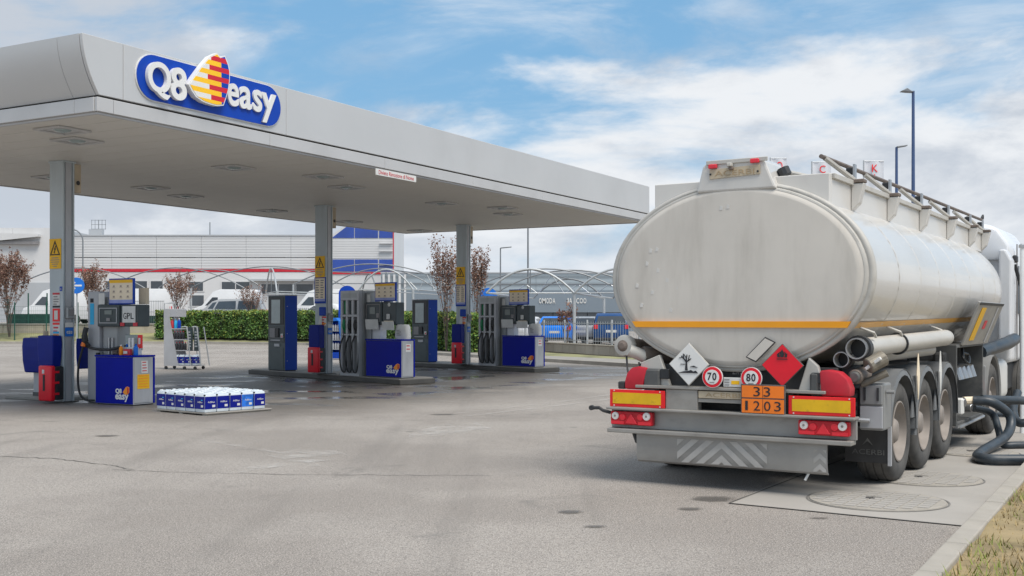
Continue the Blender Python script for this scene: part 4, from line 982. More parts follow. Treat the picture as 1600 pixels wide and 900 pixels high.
# chassis and rear structure
ch = MB().box(-.62, -.45, .30, 9.5, .72, 1.10).box(.45, .62, .30, 9.5, .72, 1.10).box(-.9, .9, .32, .45, .62, .98).box(-.6, .6, 4.2, 4.4, .6, 1.0).box(-1.0, 1.0, .5, 4.4, 1.02, 1.14).build('chassis', 'chassis', tk, bevel=.01)
MB().box(-.98, 1.05, .12, .16, .97, 1.205).build('cross_panel', 'chassis', ch, bevel=.004)
o = text('Elite', .12, 'ink_grey', ch, 0, .112, 0, ext=.001, shear=.3); fit(o, .03, .17, 1.12, 1.19)
for x0, x1, xt in ((-.98, -.60, -.72), (.95, .70, .80)): MB().prism([(x0, .98), (x1, .98), (xt, 1.30), (x0 + (.06 if x0 < 0 else -.06), 1.22)], 'y', .05, .11).build('tank_support', 'tank_trim', ch, bevel=.008)
for x in (-.70, .86): MB().box(x, x + .10, .02, .048, 1.06, 1.16).build('support_window', 'black_plastic', ch, bevel=.006)
MB().box(-.95, .98, -.03, .12, .965, .995).build('rear_shelf', 'old_alu', ch, bevel=.005)
MB().box(-.625, -.285, -.01, .10, .76, .963).build('grey_panel', 'old_alu', ch, bevel=.006)
p_ = MB().box(-.275, .20, -.012, .0, .885, .955).build('maker_plate', 'beige_plate', ch, bevel=.004); o = text('ACERBI', .06, 'beige_print', p_, 0, -.014, 0, ext=.001); fit(o, -.20, .15, .90, .942)
MB().box(-.28, .20, .0, .02, .845, .88).build('rear_slat', 'old_alu', ch); MB().box(.20, .635, .03, .10, .76, .96).build('grey_panel', 'chassis_grey', ch)
bp = MB().box(-1.255, 1.26, -.08, .10, .738, .765).build('bumper', 'old_alu', tk, bevel=.008, seg=2)
MB().box(-1.245, 1.25, .03, .07, .55, .737).build('bumper_panel', 'alu_panel', bp, bevel=.004)
MB().box(-1.25, 1.23, -.07, .09, .505, .548).build('bumper_rail', 'old_alu', bp, bevel=.008, seg=2)
for k in range(20): pass
for x0, x1 in ((-1.22, -.755), (.73, 1.205)):
    tl_ = MB().box(x0, x1, -.045, .028, .585, .722).build('tail_light', 'lamp_red_dark', bp, bevel=.012, seg=2)
    w_ = x1 - x0
    for f, m_, z, r in ((.12, 'lamp_clear', .675, .040), (.30, 'lamp_red', .665, .036), (.72, 'lamp_red', .67, .036), (.87, 'lamp_clear', .68, .042)):
        MB().lathe([(-.058, .0), (-.058, r * .55), (-.056, r * .6), (-.056, r * .9), (-.046, r)], (x0 + f * w_, 0, z), 'y', 18).build('lens', m_, tl_, smooth=True)
        if m_ == 'lamp_clear': MB().lathe([(-.0605, r * .28), (-.0582, r * .3)], (x0 + f * w_, 0, z), 'y', 12).build('bulb', 'rim_dusty', tl_)
    MB().prism([(x0 + .36 * w_, .60), (x0 + .64 * w_, .60), (x0 + .50 * w_, .705)], 'y', -.055, -.046).build('reflector', 'lamp_red', tl_, bevel=.003)
    MB().box(x0 + .02 * w_, x0 + .33 * w_, -.051, -.046, .592, .625).build('lens', 'lamp_red', tl_); MB().box(x0 + .67 * w_, x0 + .98 * w_, -.051, -.046, .592, .625).build('lens', 'lamp_red', tl_)
for x0, x1 in ((-1.235, -.625), (.635, 1.252)):
    mk = MB().box(x0, x1, -.03, -.012, .768, .942).build('marker_board', 'marker_red', tk, bevel=.003)
    MB().box(x0 + .035, x1 - .04, -.034, -.0305, .800, .912).build('marker_field', 'marker_yellow', mk)
    for x in (x0 + .05, x1 - .05):
        for z in (.78, .93): MB().lathe([(-.035, .007), (-.0305, .007)], (x, 0, z), 'y', 8).build('screw', 'paper', mk)
# under-run panel with chevrons
b = MB(); pf = [(-.005, .50), (-.005, .30), (.01, .235), (.04, .215), (.06, .215), (.03, .24), (.015, .30), (.015, .50)]
A = [b.v((-.945, p[0], p[1])) for p in pf]; B_ = [b.v((.99, p[0], p[1])) for p in pf]
b.face(A[::-1]); b.face(B_)
for i in range(8): b.face([A[i], A[(i + 1) % 8], B_[(i + 1) % 8], B_[i]])
ur = b.build('underrun_panel', 'alu_panel', tk, smooth=True, ang=30)
def clipx(P, x0, x1, z0, z1):
    for ax, lim, s in ((0, x0, 1), (0, x1, -1), (1, z0, 1), (1, z1, -1)):
        out = []
        for i in range(len(P)):
            a, c = P[i - 1], P[i]; fa, fc = (a[ax] - lim) * s, (c[ax] - lim) * s
            if (fa >= 0) != (fc >= 0): t = fa / (fa - fc); out.append((a[0] + (c[0] - a[0]) * t, a[1] + (c[1] - a[1]) * t))
            if fc >= 0: out.append(c)
        P = out
        if len(P) < 3: return None
    return P
xc = -.035
for k in range(-1, 6):
    zt_ = .475 - k * .135 + .27
    for s in (-1, 1):
        P = [(xc, zt_), (xc + s * .6, zt_ - .52), (xc + s * .6, zt_ - .59), (xc, zt_ - .07)]
        P = clipx(P, -.50, .42, .245, .475)
        if P: MB().prism(P, 'y', -.009, -.0055).build('chevron', 'chevron_grey', ur)
for k in range(4):
    zt_ = .62 - k * .1
    for s in (-1, 1):
        P = clipx([(.925, zt_), (.925 + s * .1, zt_ - .09), (.925 + s * .1, zt_ - .14), (.925, zt_ - .05)], .865, .985, .245, .45)
        if P: MB().prism(P, 'y', -.009, -.0055).build('chevron', 'chevron_grey', ur)
MB().tube([(-1.24, 0, .70), (-1.32, -.02, .72), (-1.36, -.02, .745), (-1.44, -.02, .742)], .018, 7).build('side_hook', 'chassis', bp); MB().lathe([(-.02, .026), (.02, .026)], (-1.45, -.02, .742), 'y', 10).build('hook_eye', 'chassis', bp)
MB().tube([(-.99, .05, .50), (-.96, .05, .42), (-.93, .08, .39)], .03, 7).build('side_hook', 'chassis', bp)
MB().tube([(.80, .06, .215), (.77, .04, .15)], .012, 6).build('ground_strap', 'paper', ur)
# red covers left and right
def red_cover(pts, x_dark):
    o = MB().prism(pts, 'y', .0, .16).build('red_cover', 'red_cover', tk, bevel=.02, seg=2, smooth=True, ang=40); MB().box(*x_dark, .01, .30, .945, 1.16).build('cover_mount', 'chassis_grey', o, bevel=.02); return o
red_cover([(-1.085, .945), (-.89, .945), (-.835, 1.165), (-.93, 1.18), (-1.01, 1.165), (-1.06, 1.11), (-1.085, 1.03)], (-.885, -.70))
red_cover([(.93, .945), (1.20, .945), (1.205, 1.02), (1.17, 1.11), (1.10, 1.17), (1.0, 1.19), (.915, 1.18)], (.82, .905))
MB().box(-1.17, -1.09, .02, .10, .945, 1.02).build('lamp_mount', 'chassis', tk, bevel=.01)
# hazard plates on the tank end
def diamond(name, cx, cz, r, m_, y, edge='tank_trim'):
    f = MB().prism([(cx - r, cz), (cx, cz - r), (cx + r, cz), (cx, cz + r)], 'y', y, y + .012).build(name, edge, tk, bevel=.003); s = r * .955
    MB().prism([(cx - s, cz), (cx, cz - s), (cx + s, cz), (cx, cz + s)], 'y', y - .004, y - .0005).build('plate_face', m_, f); return f
d1 = diamond('hazard_plate', -.36, 1.215, .212, 'sign_white', -.045)
b = MB(); y0, y1 = -.056, -.0495; cx, cz = -.385, 1.215
for P in ([(-.012, -.06), (.016, -.06), (.008, .03), (-.004, .03)], [(-.004, .02), (.0, .04), (-.05, .085), (-.054, .08)], [(.004, .015), (.008, .035), (.05, .06), (.054, .055)], [(-.004, .03), (.006, .03), (.012, .095), (.006, .096)], [(-.03, .05), (-.022, .052), (-.028, .105), (-.034, .104)], [(.018, .035), (.026, .038), (.038, .09), (.032, .092)], [(-.03, .065), (-.026, .07), (-.075, .065), (-.075, .06)], [(-.002, .06), (.003, .063), (-.02, .10), (-.024, .098)],
          [(-.085, -.085), (.125, -.085), (.10, -.06), (.075, -.07), (.05, -.055), (.02, -.065), (-.03, -.07)], [(.04, -.022), (.08, -.012), (.12, -.03), (.08, -.028)], [(-.06, .0), (-.015, -.002), (-.015, .002), (-.06, .004)]):
    b.prism([(cx + p[0], cz + p[1]) for p in P], 'y', y0, y1)
b.build('dead_tree_symbol', 'ink', d1)
d2 = diamond('hazard_plate', .582, 1.225, .205, 'red_box', -.045, 'chassis_grey')
b = MB(); cx, cz = .582, 1.30
for P in ([(-.045, .0), (-.02, .0), (-.03, .03), (-.015, .055), (-.05, .03)], [(-.015, .0), (.012, .0), (.02, .035), (.0, .075), (-.022, .04)], [(.02, .0), (.045, .0), (.05, .03), (.02, .055), (.03, .03)], [(-.05, -.02), (.05, -.02), (.05, -.013), (-.05, -.013)]): b.prism([(cx + p[0], cz + p[1]) for p in P], 'y', y0, y1)
b.build('flame_symbol', 'ink', d2)
bl = MB().prism([(.406, 1.49), (.508, 1.439), (.313, 1.247), (.212, 1.294)], 'y', -.02, -.008).build('plate_holder', 'chassis', tk); MB().prism([(.405, 1.476), (.492, 1.436), (.315, 1.261), (.228, 1.299)], 'y', -.025, -.0205).build('plate_face', 'tank_rear', bl)
for cx, tx in ((-.113, '70'), (.28, '80')):
    f = MB().lathe([(-.05, .105), (-.035, .105)], (cx, 0, 1.096), 'y', 32).build('speed_disc', 'sign_white', tk); MB().lathe([(-.054, .099), (-.0505, .099)], (cx, 0, 1.096), 'y', 32).build('red_ring', 'red_box', f); MB().lathe([(-.058, .072), (-.0545, .072)], (cx, 0, 1.096), 'y', 28).build('disc_face', 'sign_white', f)
    letters(tx, 'ink', f, cx - .05, cx + .05, 1.065, 1.14, -.060, .001, .002); MB().box(cx - .025, cx + .025, -.061, -.0585, 1.042, 1.050).build('printed_line', 'ink_grey', f)
pt = MB().box(-.012, .178, -.02, -.008, 1.005, 1.095).build('label_plate', 'paper', tk, bevel=.003); MB().box(.07, .15, -.0235, -.0205, 1.03, 1.065).build('printed_patch', 'notice_yellow', pt); b = MB()
for r in range(3): b.box(.0, .05, -.0235, -.0205, 1.02 + r * .025, 1.028 + r * .025)
b.build('printed_lines', 'ink_grey', pt)
op = MB().box(.185, .620, -.075, -.060, .768, 1.04).build('orange_plate', 'chassis_grey', tk, bevel=.003)
MB().box(.197, .400, -.080, -.0755, .915, 1.028).box(.406, .608, -.080, -.0755, .915, 1.028).box(.197, .400, -.080, -.0755, .770, .902).box(.406, .608, -.080, -.0755, .770, .902).build('plate_face', 'orange_plate', op)
for s_, x, z in (('3', .345, .972), ('3', .445, .972), ('1', .245, .838), ('2', .345, .838), ('0', .448, .838), ('3', .548, .838)):
    o = text(s_, .1, 'ink', op, 0, -.082, 0, ext=.001); hw = .032 if s_ != '1' else .013; fit(o, x - hw, x + hw, z - .045, z + .045)
# wheels
def lathe_axle(prof, y, z, m_, name, par, n=40): return MB().lathe(prof, (0, y, z), 'x', n, cap=False).build(name, m_, par, smooth=True, ang=40)
RW = .515
def make_wheel(y):
    W = lathe_axle([(.96, .30), (.95, .40), (.955, .47), (.985, .505), (1.03, RW), (1.05, RW - .012), (1.06, RW), (1.12, RW + .002), (1.13, RW - .012), (1.14, RW + .002), (1.20, RW), (1.21, RW - .012), (1.22, RW), (1.265, .505), (1.295, .47), (1.305, .40), (1.295, .335), (1.27, .30)], y, RW, 'tyre_rubber', 'wheel', tk, 48)
    lathe_axle([(1.27, .305), (1.292, .31), (1.296, .295), (1.27, .285), (1.20, .265), (1.165, .23), (1.16, .18), (1.185, .15), (1.19, .13)], y, RW, 'rim_dusty', 'rim', W, 40)
    lathe_axle([(1.15, .135), (1.235, .13), (1.265, .105), (1.275, .06), (1.275, 0)], y, RW, 'rim_dusty', 'hub', W, 20)
    lathe_axle([(1.10, .29), (1.11, 0)], y, RW, 'chassis', 'rim_back', W, 20)
    b = MB()
    for k in range(10):
        a = 2 * math.pi * k / 10; b.lathe([(1.165, .018), (1.205, .016)], (0, y + .19 * math.cos(a), RW + .19 * math.sin(a)), 'x', 6)
    b.build('wheel_nut', 'steel', W); return W
WY = (1.50, 2.64, 3.78); wl = None
for y in WY:
    for s in (1, -1):
        if wl is None: wl = make_wheel(y); continue
        c = dup(wl, tk); c.location = (0, y - WY[0], 0) if s == 1 else (0, y + WY[0], 0); c.rotation_euler = (0, 0, 0 if s == 1 else math.pi)
        if s == -1: c.location = (0, y + WY[0], 0)
MB().box(-1.0, 1.0, 1.45, 1.55, .46, .56).box(-1.0, 1.0, 2.59, 2.69, .46, .56).box(-1.0, 1.0, 3.73, 3.83, .46, .56).build('axle', 'chassis', tk, bevel=.02)
# fenders
for s in (1, -1):
    for i, y in enumerate(WY):
        b = MB(); rr = .585; A = []
        for k in range(15):
            a = R(-12 + 204 * k / 14) if i == 0 else R(-5 + 190 * k / 14)
            q = (y - rr * math.cos(a), .55 + rr * math.sin(a)); q2 = (y - (rr + .018) * math.cos(a), .55 + (rr + .018) * math.sin(a))
            A.append([b.v((s * x, *p)) for x, p in ((.90, q), (1.315, q), (1.335, q2), (.90, q2))])
        for p, q in zip(A, A[1:]):
            for k in range(4): b.face([p[k], p[(k + 1) % 4], q[(k + 1) % 4], q[k]])
        b.face(A[0][::-1]); b.face(A[-1]); f = b.build('fender', 'fender_grey', tk, smooth=True, ang=40)
        b = MB(); A = []      # downturned outer lip
        for k in range(15):
            a = R(-5 + 190 * k / 14); A.append([b.v((s * x, y - r * math.cos(a), .55 + r * math.sin(a))) for x, r in ((1.325, rr + .016), (1.342, rr - .045))])
        for p, q in zip(A, A[1:]): b.face([p[0], p[1], q[1], q[0]])
        b.build('fender_lip', 'fender_grey', f, smooth=True)
for y in (2.07, 3.21):
    MB().prism([(y - .06, 1.06), (y, .80), (y + .06, 1.06), (y, 1.30)], 'x', 1.345, 1.36).build('side_reflector', 'paper' if y > 3 else 'board_cream', tk, bevel=.004)
    MB().prism([(y - .15, .62), (y + .15, .62), (y + .02, 1.06), (y - .02, 1.06)], 'x', 1.30, 1.324).build('fender_web', 'fender_grey', tk, bevel=.004)
# tool box and mud flap behind the first wheel
tb = MB().box(1.19, 1.42, .34, .62, .62, 1.06).build('tool_box', 'box_grey', tk, bevel=.02, seg=2)
MB().box(1.20, 1.41, .32, .338, .86, 1.045).build('box_lid', 'box_grey', tb, bevel=.01); MB().box(1.20, 1.41, .325, .338, .64, .845).build('box_panel', 'panel_grey', tb, bevel=.006)
for x in (1.24, 1.36): MB().box(x, x + .018, .305, .319, .90, 1.02).build('box_catch', 'black_plastic', tb)
MB().tube([(1.43, .40, .98), (1.50, .40, .98)], .02, 7).build('box_hinge', 'box_grey', tb); MB().tube([(1.10, .30, .70), (1.18, .28, .72), (1.30, .30, .715)], .022, 7).build('box_clamp', 'steel', tb)
MB().box(.95, 1.18, .36, .60, .64, 1.0).build('battery_box', 'chassis', tk, bevel=.01)
for k in range(4): MB().box(.96, 1.17, .345, .359, .68 + k * .08, .72 + k * .08).build('box_rib', 'chassis_grey', tk)
mf = MB().box(.93, 1.36, .80, .815, .26, .60).build('mud_flap', 'rubber', tk, bevel=.004); o = text('ACERBI', .1, 'chassis_grey', mf, 0, .797, 0, ext=.001); fit(o, 1.0, 1.31, .34, .39); MB().prism([(1.10, .43), (1.15, .47), (1.20, .43), (1.15, .50)], 'y', .795, .7995).build('flap_emblem', 'chassis_grey', mf)
MB().box(1.345, 1.375, .79, .83, .24, .62).build('flap_strip', 'panel_grey', mf)
# hose tubes along the right side
def side_tube(x, z, r, y0, y1, z1, m_):
    b = MB(); n = 20
    t = MB().tube([(x, y0, z), (x + .10, y1, z1)], r, n, cap=False).build('hose_tube', m_, tk, smooth=True); MB().tube([(x + .002, y0 + .12, z), (x + .01, y0 + .20, z)], r * .97, n).build('tube_inside', 'black_plastic', t)
    MB().lathe([(-.015, r * .93), (-.015, r * 1.06), (.04, r * 1.07), (.04, r * 1.0)], (x, y0, z), 'y', n, cap=False).build('tube_collar', 'steel', t, smooth=True, ang=40)
    MB().lathe([(.045, r * 1.02), (.045, r * 1.30), (.16, r * 1.26), (.20, r * 1.02)], (x, y0, z), 'y', n, cap=False).build('tube_clamp', 'chassis', t, smooth=True, ang=40); return t
t1 = side_tube(1.205, 1.385, .094, .20, 3.75, 1.44, 'pipe_white'); side_tube(1.06, 1.28, .070, .22, 3.6, 1.30, 'pipe_white')
MB().lathe([(3.70, .097), (3.80, .09), (3.84, .05), (3.85, 0)], (1.303, 0, 1.44), 'y', 20).build('tube_cap', 'pipe_white', t1, smooth=True)
MB().lathe([(.0, .115), (.03, .115)], (1.243, 1.6, 1.405), 'y', 20).build('tube_strap', 'black_plastic', t1, smooth=True)
MB().tube([(1.19, .20, 1.12), (1.19, .55, 1.14)], .07, 16).build('drain_cap', 'rusty_pipe', tk, smooth=True, bevel=.01); MB().lathe([(.16, .04), (.185, .055), (.19, .04)], (1.19, 0, 1.12), 'y', 16).build('cap_boss', 'chassis_grey', tk, smooth=True)
MB().tube([(1.30, .22, 1.22), (1.42, .34, 1.30)], .075, 16)  .build('valve_cap', 'brass_dull', tk, bevel=.01); MB().tube([(1.22, .30, 1.05), (1.45, .35, 1.16)], .035, 10).build('valve_arm', 'brass_dull', tk); MB().box(1.27, 1.44, .19, .23, 1.235, 1.265, rot=(0, -.65, 0)).build('valve_lever', 'paper', tk, bevel=.004)
MB().tube([(1.10, .15, .95), (1.18, .15, 1.07)], .016, 7).build('valve_rod', 'steel', tk); MB().box(1.02, 1.16, .30, .6, 1.10, 1.22).build('valve_body', 'chassis', tk, bevel=.02)
for y in (.40, 1.45, 3.5): MB().tube([(1.18, y, 1.58), (1.30, y + .05, 1.53), (1.30, y + .12, 1.49)], .014, 6).build('tube_bracket', 'tank_trim', tk)
# pipe work on the left
lp = MB().tube(smoothpath([(-1.13, .10, 1.38), (-1.08, .3, 1.36), (-1.0, .9, 1.30)], 5), .095, 16).build('vapour_pipe', 'rusty_pipe', tk, smooth=True); MB().lathe([(.0, .06), (.01, .10), (.05, .115), (.10, .11), (.14, .09)], (-1.13, .05, 1.385), 'y', 18).build('pipe_flange', 'tank_trim', lp, smooth=True, ang=40); MB().lathe([(-.02, .03), (.0, .06)], (-1.13, .05, 1.385), 'y', 12).build('flange_boss', 'rusty_pipe', lp)
MB().tube([(-1.06, .05, 1.345), (-.93, .16, 1.275), (-.92, .17, 1.27)], [.06, .066, .045], 16).build('white_canister', 'pipe_white', tk, smooth=True); MB().tube([(-.97, .1, 1.22), (-.96, .1, 1.17), (-.88, .1, 1.165), (-.87, .1, 1.21)], .010, 6).build('canister_handle', 'chassis', tk)
MB().tube([(-1.09, .06, 1.28), (-1.07, .04, 1.15), (-1.03, .02, 1.03)], .010, 6).build('cable', 'chassis', tk); MB().tube([(-.95, .15, 1.30), (-.80, .35, 1.28), (-.6, .5, 1.22)], .08, 12).build('vapour_pipe', 'rusty_pipe', tk, smooth=True)
# discharge cabinet with open lid
cb = MB().box(.70, .74, 4.46, 6.36, .33, 1.34).box(.741, 1.30, 4.46, 4.50, .33, 1.34).box(.741, 1.30, 6.32, 6.36, .33, 1.34).box(.741, 1.30, 4.501, 6.319, .33, .37).box(.741, 1.30, 4.501, 6.319, 1.30, 1.34).build('discharge_cabinet', 'chassis_grey', tk, bevel=.006)
MB().box(.76, .80, 4.52, 6.30, .40, 1.28).build('cabinet_back', 'box_grey', cb); MB().box(1.285, 1.315, 4.46, 6.36, .30, .33).build('cabinet_sill', 'steel', cb)
ld = MB().prism([(1.30, 1.335), (1.515, 1.885), (1.545, 1.875), (1.33, 1.325)], 'y', 4.68, 6.52).build('cabinet_lid', 'alu_panel', cb, bevel=.006)
Lm = lambda s, off: (1.30 + .215 * s + .9312 * off, 1.335 + .55 * s - .364 * off)
def lidstrip(y0, y1, s0, s1, m_, nm, o0=.034, o1=.040): MB().prism([Lm(s0, o0), Lm(s1, o0), Lm(s1, o1), Lm(s0, o1)], 'y', y0, y1).build(nm, m_, ld)
lidstrip(4.95, 5.25, .12, .88, 'notice_yellow', 'lid_stripe'); lidstrip(5.55, 5.75, .38, .58, 'ink_red', 'lid_sticker', .034, .036); lidstrip(4.69, 6.51, .94, 1.0, 'chassis', 'lid_edge'); lidstrip(6.1, 6.2, .05, .9, 'panel_grey', 'lid_stay')
for k in range(4): MB().tube([(1.05, 4.95 + k * .30, 1.02), (1.22, 4.95 + k * .30, 1.0), (1.25, 4.95 + k * .30, .88)], [.05, .06, .055], 10).build('outlet_valve', 'steel', cb, smooth=True)
MB().tube(smoothpath([(1.2, 5.4, 1.3), (1.25, 5.2, 1.15), (1.28, 5.4, 1.08), (1.24, 5.6, 1.18), (1.22, 5.3, 1.22)], 5), .018, 6).build('cable', 'black_plastic', cb); MB().box(1.05, 1.2, 4.3, 4.45, 1.0, 1.25).build('air_unit', 'chassis', cb, bevel=.03, seg=2)
for k in range(2): MB().tube([(1.15, 4.85 + k * .5, .60 - .1 * k), (1.34, 4.8 + k * .5, .60 - .1 * k)], .055, 12).build('coupling', 'steel', cb, bevel=.008)
MB().tube([(1.30, 4.9, .62), (1.48, 5.15, .62)], .05, 10).build('coupling', 'board_cream', cb); MB().box(1.20, 1.33, 4.68, 4.82, .45, .66).build('coupling_block', 'paper', cb, bevel=.02)
MB().tube([(1.30, 4.6, .30), (1.33, 6.2, .33)], .022, 7).build('side_guard', 'steel', tk); MB().tube([(1.30, 4.6, .30), (.9, 4.6, .6)], .02, 6).build('side_guard', 'steel', tk)
MB().box(-1.1, -.72, 4.5, 6.3, .4, 1.3).build('side_locker', 'chassis_grey', tk, bevel=.02)
# tractor unit
cab = MB().prism([(-1.22, .95), (1.24, .95), (1.26, 2.2), (1.22, 2.85), (1.0, 3.18), (.7, 3.26), (-.7, 3.26), (-1.0, 3.18), (-1.2, 2.85)], 'y', 9.35, 11.35).build('cab', 'cab_white', tk, bevel=.09, seg=3, smooth=True, ang=35)
MB().prism([(.2, 2.62), (1.225, 2.62), (1.20, 2.85), (1.03, 3.12), (.72, 3.20), (.2, 3.20)], 'y', 9.22, 9.34).build('roof_fairing', 'cab_white', cab, bevel=.05, seg=2, smooth=True); MB().prism([(1.10, 1.2), (1.28, 1.2), (1.29, 2.6), (1.20, 2.78), (1.10, 2.78)], 'y', 9.0, 9.34).build('side_deflector', 'cab_white', cab, bevel=.03, seg=2)
MB().box(1.262, 1.275, 9.9, 10.9, 1.75, 2.55).build('side_window', 'glass_dark', cab, bevel=.01); MB().box(1.25, 1.32, 9.36, 9.55, 2.58, 2.70).build('corner_lamp', 'black_plastic', cab, bevel=.02); MB().tube([(1.27, 9.5, 2.55), (1.35, 9.6, 2.2), (1.34, 9.65, 1.3)], .03, 7).build('grab_rail', 'black_plastic', cab, smooth=True)
MB().box(1.26, 1.275, 9.75, 9.79, 1.0, 2.9).build('door_seam', 'ink_grey', cab)
MB().box(-1.1, 1.15, 8.9, 11.3, .5, .94).build('tractor_frame', 'chassis', tk, bevel=.03); MB().tube([(1.15, 7.0, 1.18), (1.35, 8.2, 1.30), (1.3, 9.2, 1.34)], .10, 12).build('air_duct', 'hose_rubber', tk, smooth=True); MB().box(.85, 1.1, 6.5, 7.0, 1.05, 1.22).build('air_tank', 'chassis', tk, bevel=.04, seg=2)
fm_ = MB().box(.88, 1.30, 6.55, 6.62, .42, 1.02).build('tractor_fender', 'box_grey', tk, bevel=.03, seg=2)
b = MB(); A = []
for k in range(13):
    a = R(0 + 180 * k / 12); A.append([b.v((x, 7.18 - rr * math.cos(a), .52 + rr * math.sin(a))) for x, rr in ((.88, .60), (1.30, .60), (1.32, .625), (.88, .625))])
for p, q in zip(A, A[1:]):
    for k in range(4): b.face([p[k], p[(k + 1) % 4], q[(k + 1) % 4], q[k]])
b.build('fender_arch', 'box_grey', fm_, smooth=True, ang=40); 
MB().box(.98, 1.27, 6.50, 6.548, .66, .80).build('tail_light', 'lamp_red', fm_, bevel=.01); MB().box(1.15, 1.27, 6.49, 6.499, .67, .79).build('lens', 'lamp_amber', fm_); MB().box(1.0, 1.22, 6.53, 6.549, .86, .94).build('number_plate', 'chassis', fm_)
for y in (7.18, 10.6):
    for s in (1, -1):
        c = dup(wl, tk); c.location = (0, y - WY[0], 0) if s == 1 else (0, y + WY[0], 0); c.rotation_euler = (0, 0, 0 if s == 1 else math.pi)
MB().box(.72, 1.27, 7.95, 8.85, .42, 1.05).build('fuel_tank', 'tank_white_plastic', tk, bevel=.12, seg=4, smooth=True)
# hoses lying on the slab
def hose(pts, r, label, m_='hose_rubber'):
    P = [tk_world(p) for p in pts]; sp = smoothpath(P, 9)
    o = MB().tube(sp, r, 12).build('discharge_hose', m_, smooth=True); return tag(o, label, 'hose')
def tk_world(p): return (2.066 + p[0] * .8477 + p[1] * .5305, 10.85 - p[0] * .5305 + p[1] * .8477, p[2])
hose([(1.40, 5.0, .62), (1.62, 5.05, .60), (1.80, 5.25, .42), (1.80, 5.0, .20), (1.66, 4.1, .075), (1.70, 3.55, .07), (1.86, 3.35, .07), (2.15, 3.5, .07), (2.7, 3.85,   .07)], .060, 'thick black hose that loops low over the slab nearest the camera')
hose([(1.48, 5.15, .63), (1.8, 5.6, .60), (2.2, 6.1, .58), (2.7, 6.6, .62)], .056, 'straight black hose running level from the pale coupling')
hose([(1.36, 5.3, .50), (1.55, 5.5, .42), (1.66, 5.3, .22), (1.72, 5.2, .06), (1.9, 5.3, .05), (2.5, 5.9, .05)], .045, 'thin dark hose lying flat behind the thick loop')
hose([(1.72, 6.5, .65), (1.72, 6.1, .42), (1.85, 5.9, .28), (2.2, 6.2, .42), (2.7, 6.6, .50)], .058, 'dark hose rising to the right behind the loop')

# manhole covers
def manhole(cx, cy, r, label, rz=0):
    t = thing('manhole_cover', label, 'manhole cover', (cx, cy, .004), TRZ, None)
    b = MB(); n = 48; o_ = [b.v((r * 1.045 * math.cos(2 * math.pi * k / n), r * 1.045 * math.sin(2 * math.pi * k / n), .004)) for k in range(n)]; i_ = [b.v((r * 1.015 * math.cos(2 * math.pi * k / n), r * 1.015 * math.sin(2 * math.pi * k / n), .005)) for k in range(n)]
    for k in range(n): b.face([o_[k], o_[(k + 1) % n], i_[(k + 1) % n], i_[k]])
    b.build('gap_ring', 'cast_iron', t)
    MB().lathe([(.0, r), (.010, r * .995), (.012, r * .97)], (0, 0, 0), 'z', 48).build('cover_plate', 'kerb_stone', t)
    b = MB(); st = .115
    for i in range(-6, 7):
        for j in range(-6, 7):
            if math.hypot(i * st, j * st) < r * .88:
                h_ = st * .42; b.box(i * st - h_, i * st + h_, j * st - h_, j * st + h_, .0125, .017)
    b.build('tread_pattern', 'concrete', t, kind='stuff')
    MB().box(-.10, -.02, -.02, .02, .0175, .020).build('key_hole', 'ink', t); MB().box(-.12, .02, .08, .10, .0175, .019).build('key_hole', 'crack_dark', t)
manhole(3.33, 10.22, .60, 'large round concrete manhole cover nearest the camera in the slab'); manhole(4.28, 11.62, .56, 'round manhole cover by the rear wheels of the tanker')
manhole(5.75, 13.9, .5, 'round manhole cover beside the third wheel of the tanker')
def stain(cx, cy, rx, ry, name='oil_stain'):
    b = MB(); b.poly([(math.cos(k * .4189) * 1.2, math.sin(k * .4189) * 1.2, 0) for k in range(15)]); o = struct(b.build(name, 'oil_stain')); o.location = (cx, cy, .0095); o.scale = (rx * 1.2, ry * 1.2, 1)
stain(1.85, 10.3, .22, .16); stain(.5, 9.6, .12, .09); stain(.66, 8.92, .10, .05); stain(2.55, 9.3, .10, .03); stain(1.55, 9.75, .12, .07); stain(-5.75, 15.9, .18, .12); stain(-1.2, 19.5, .25, .12)

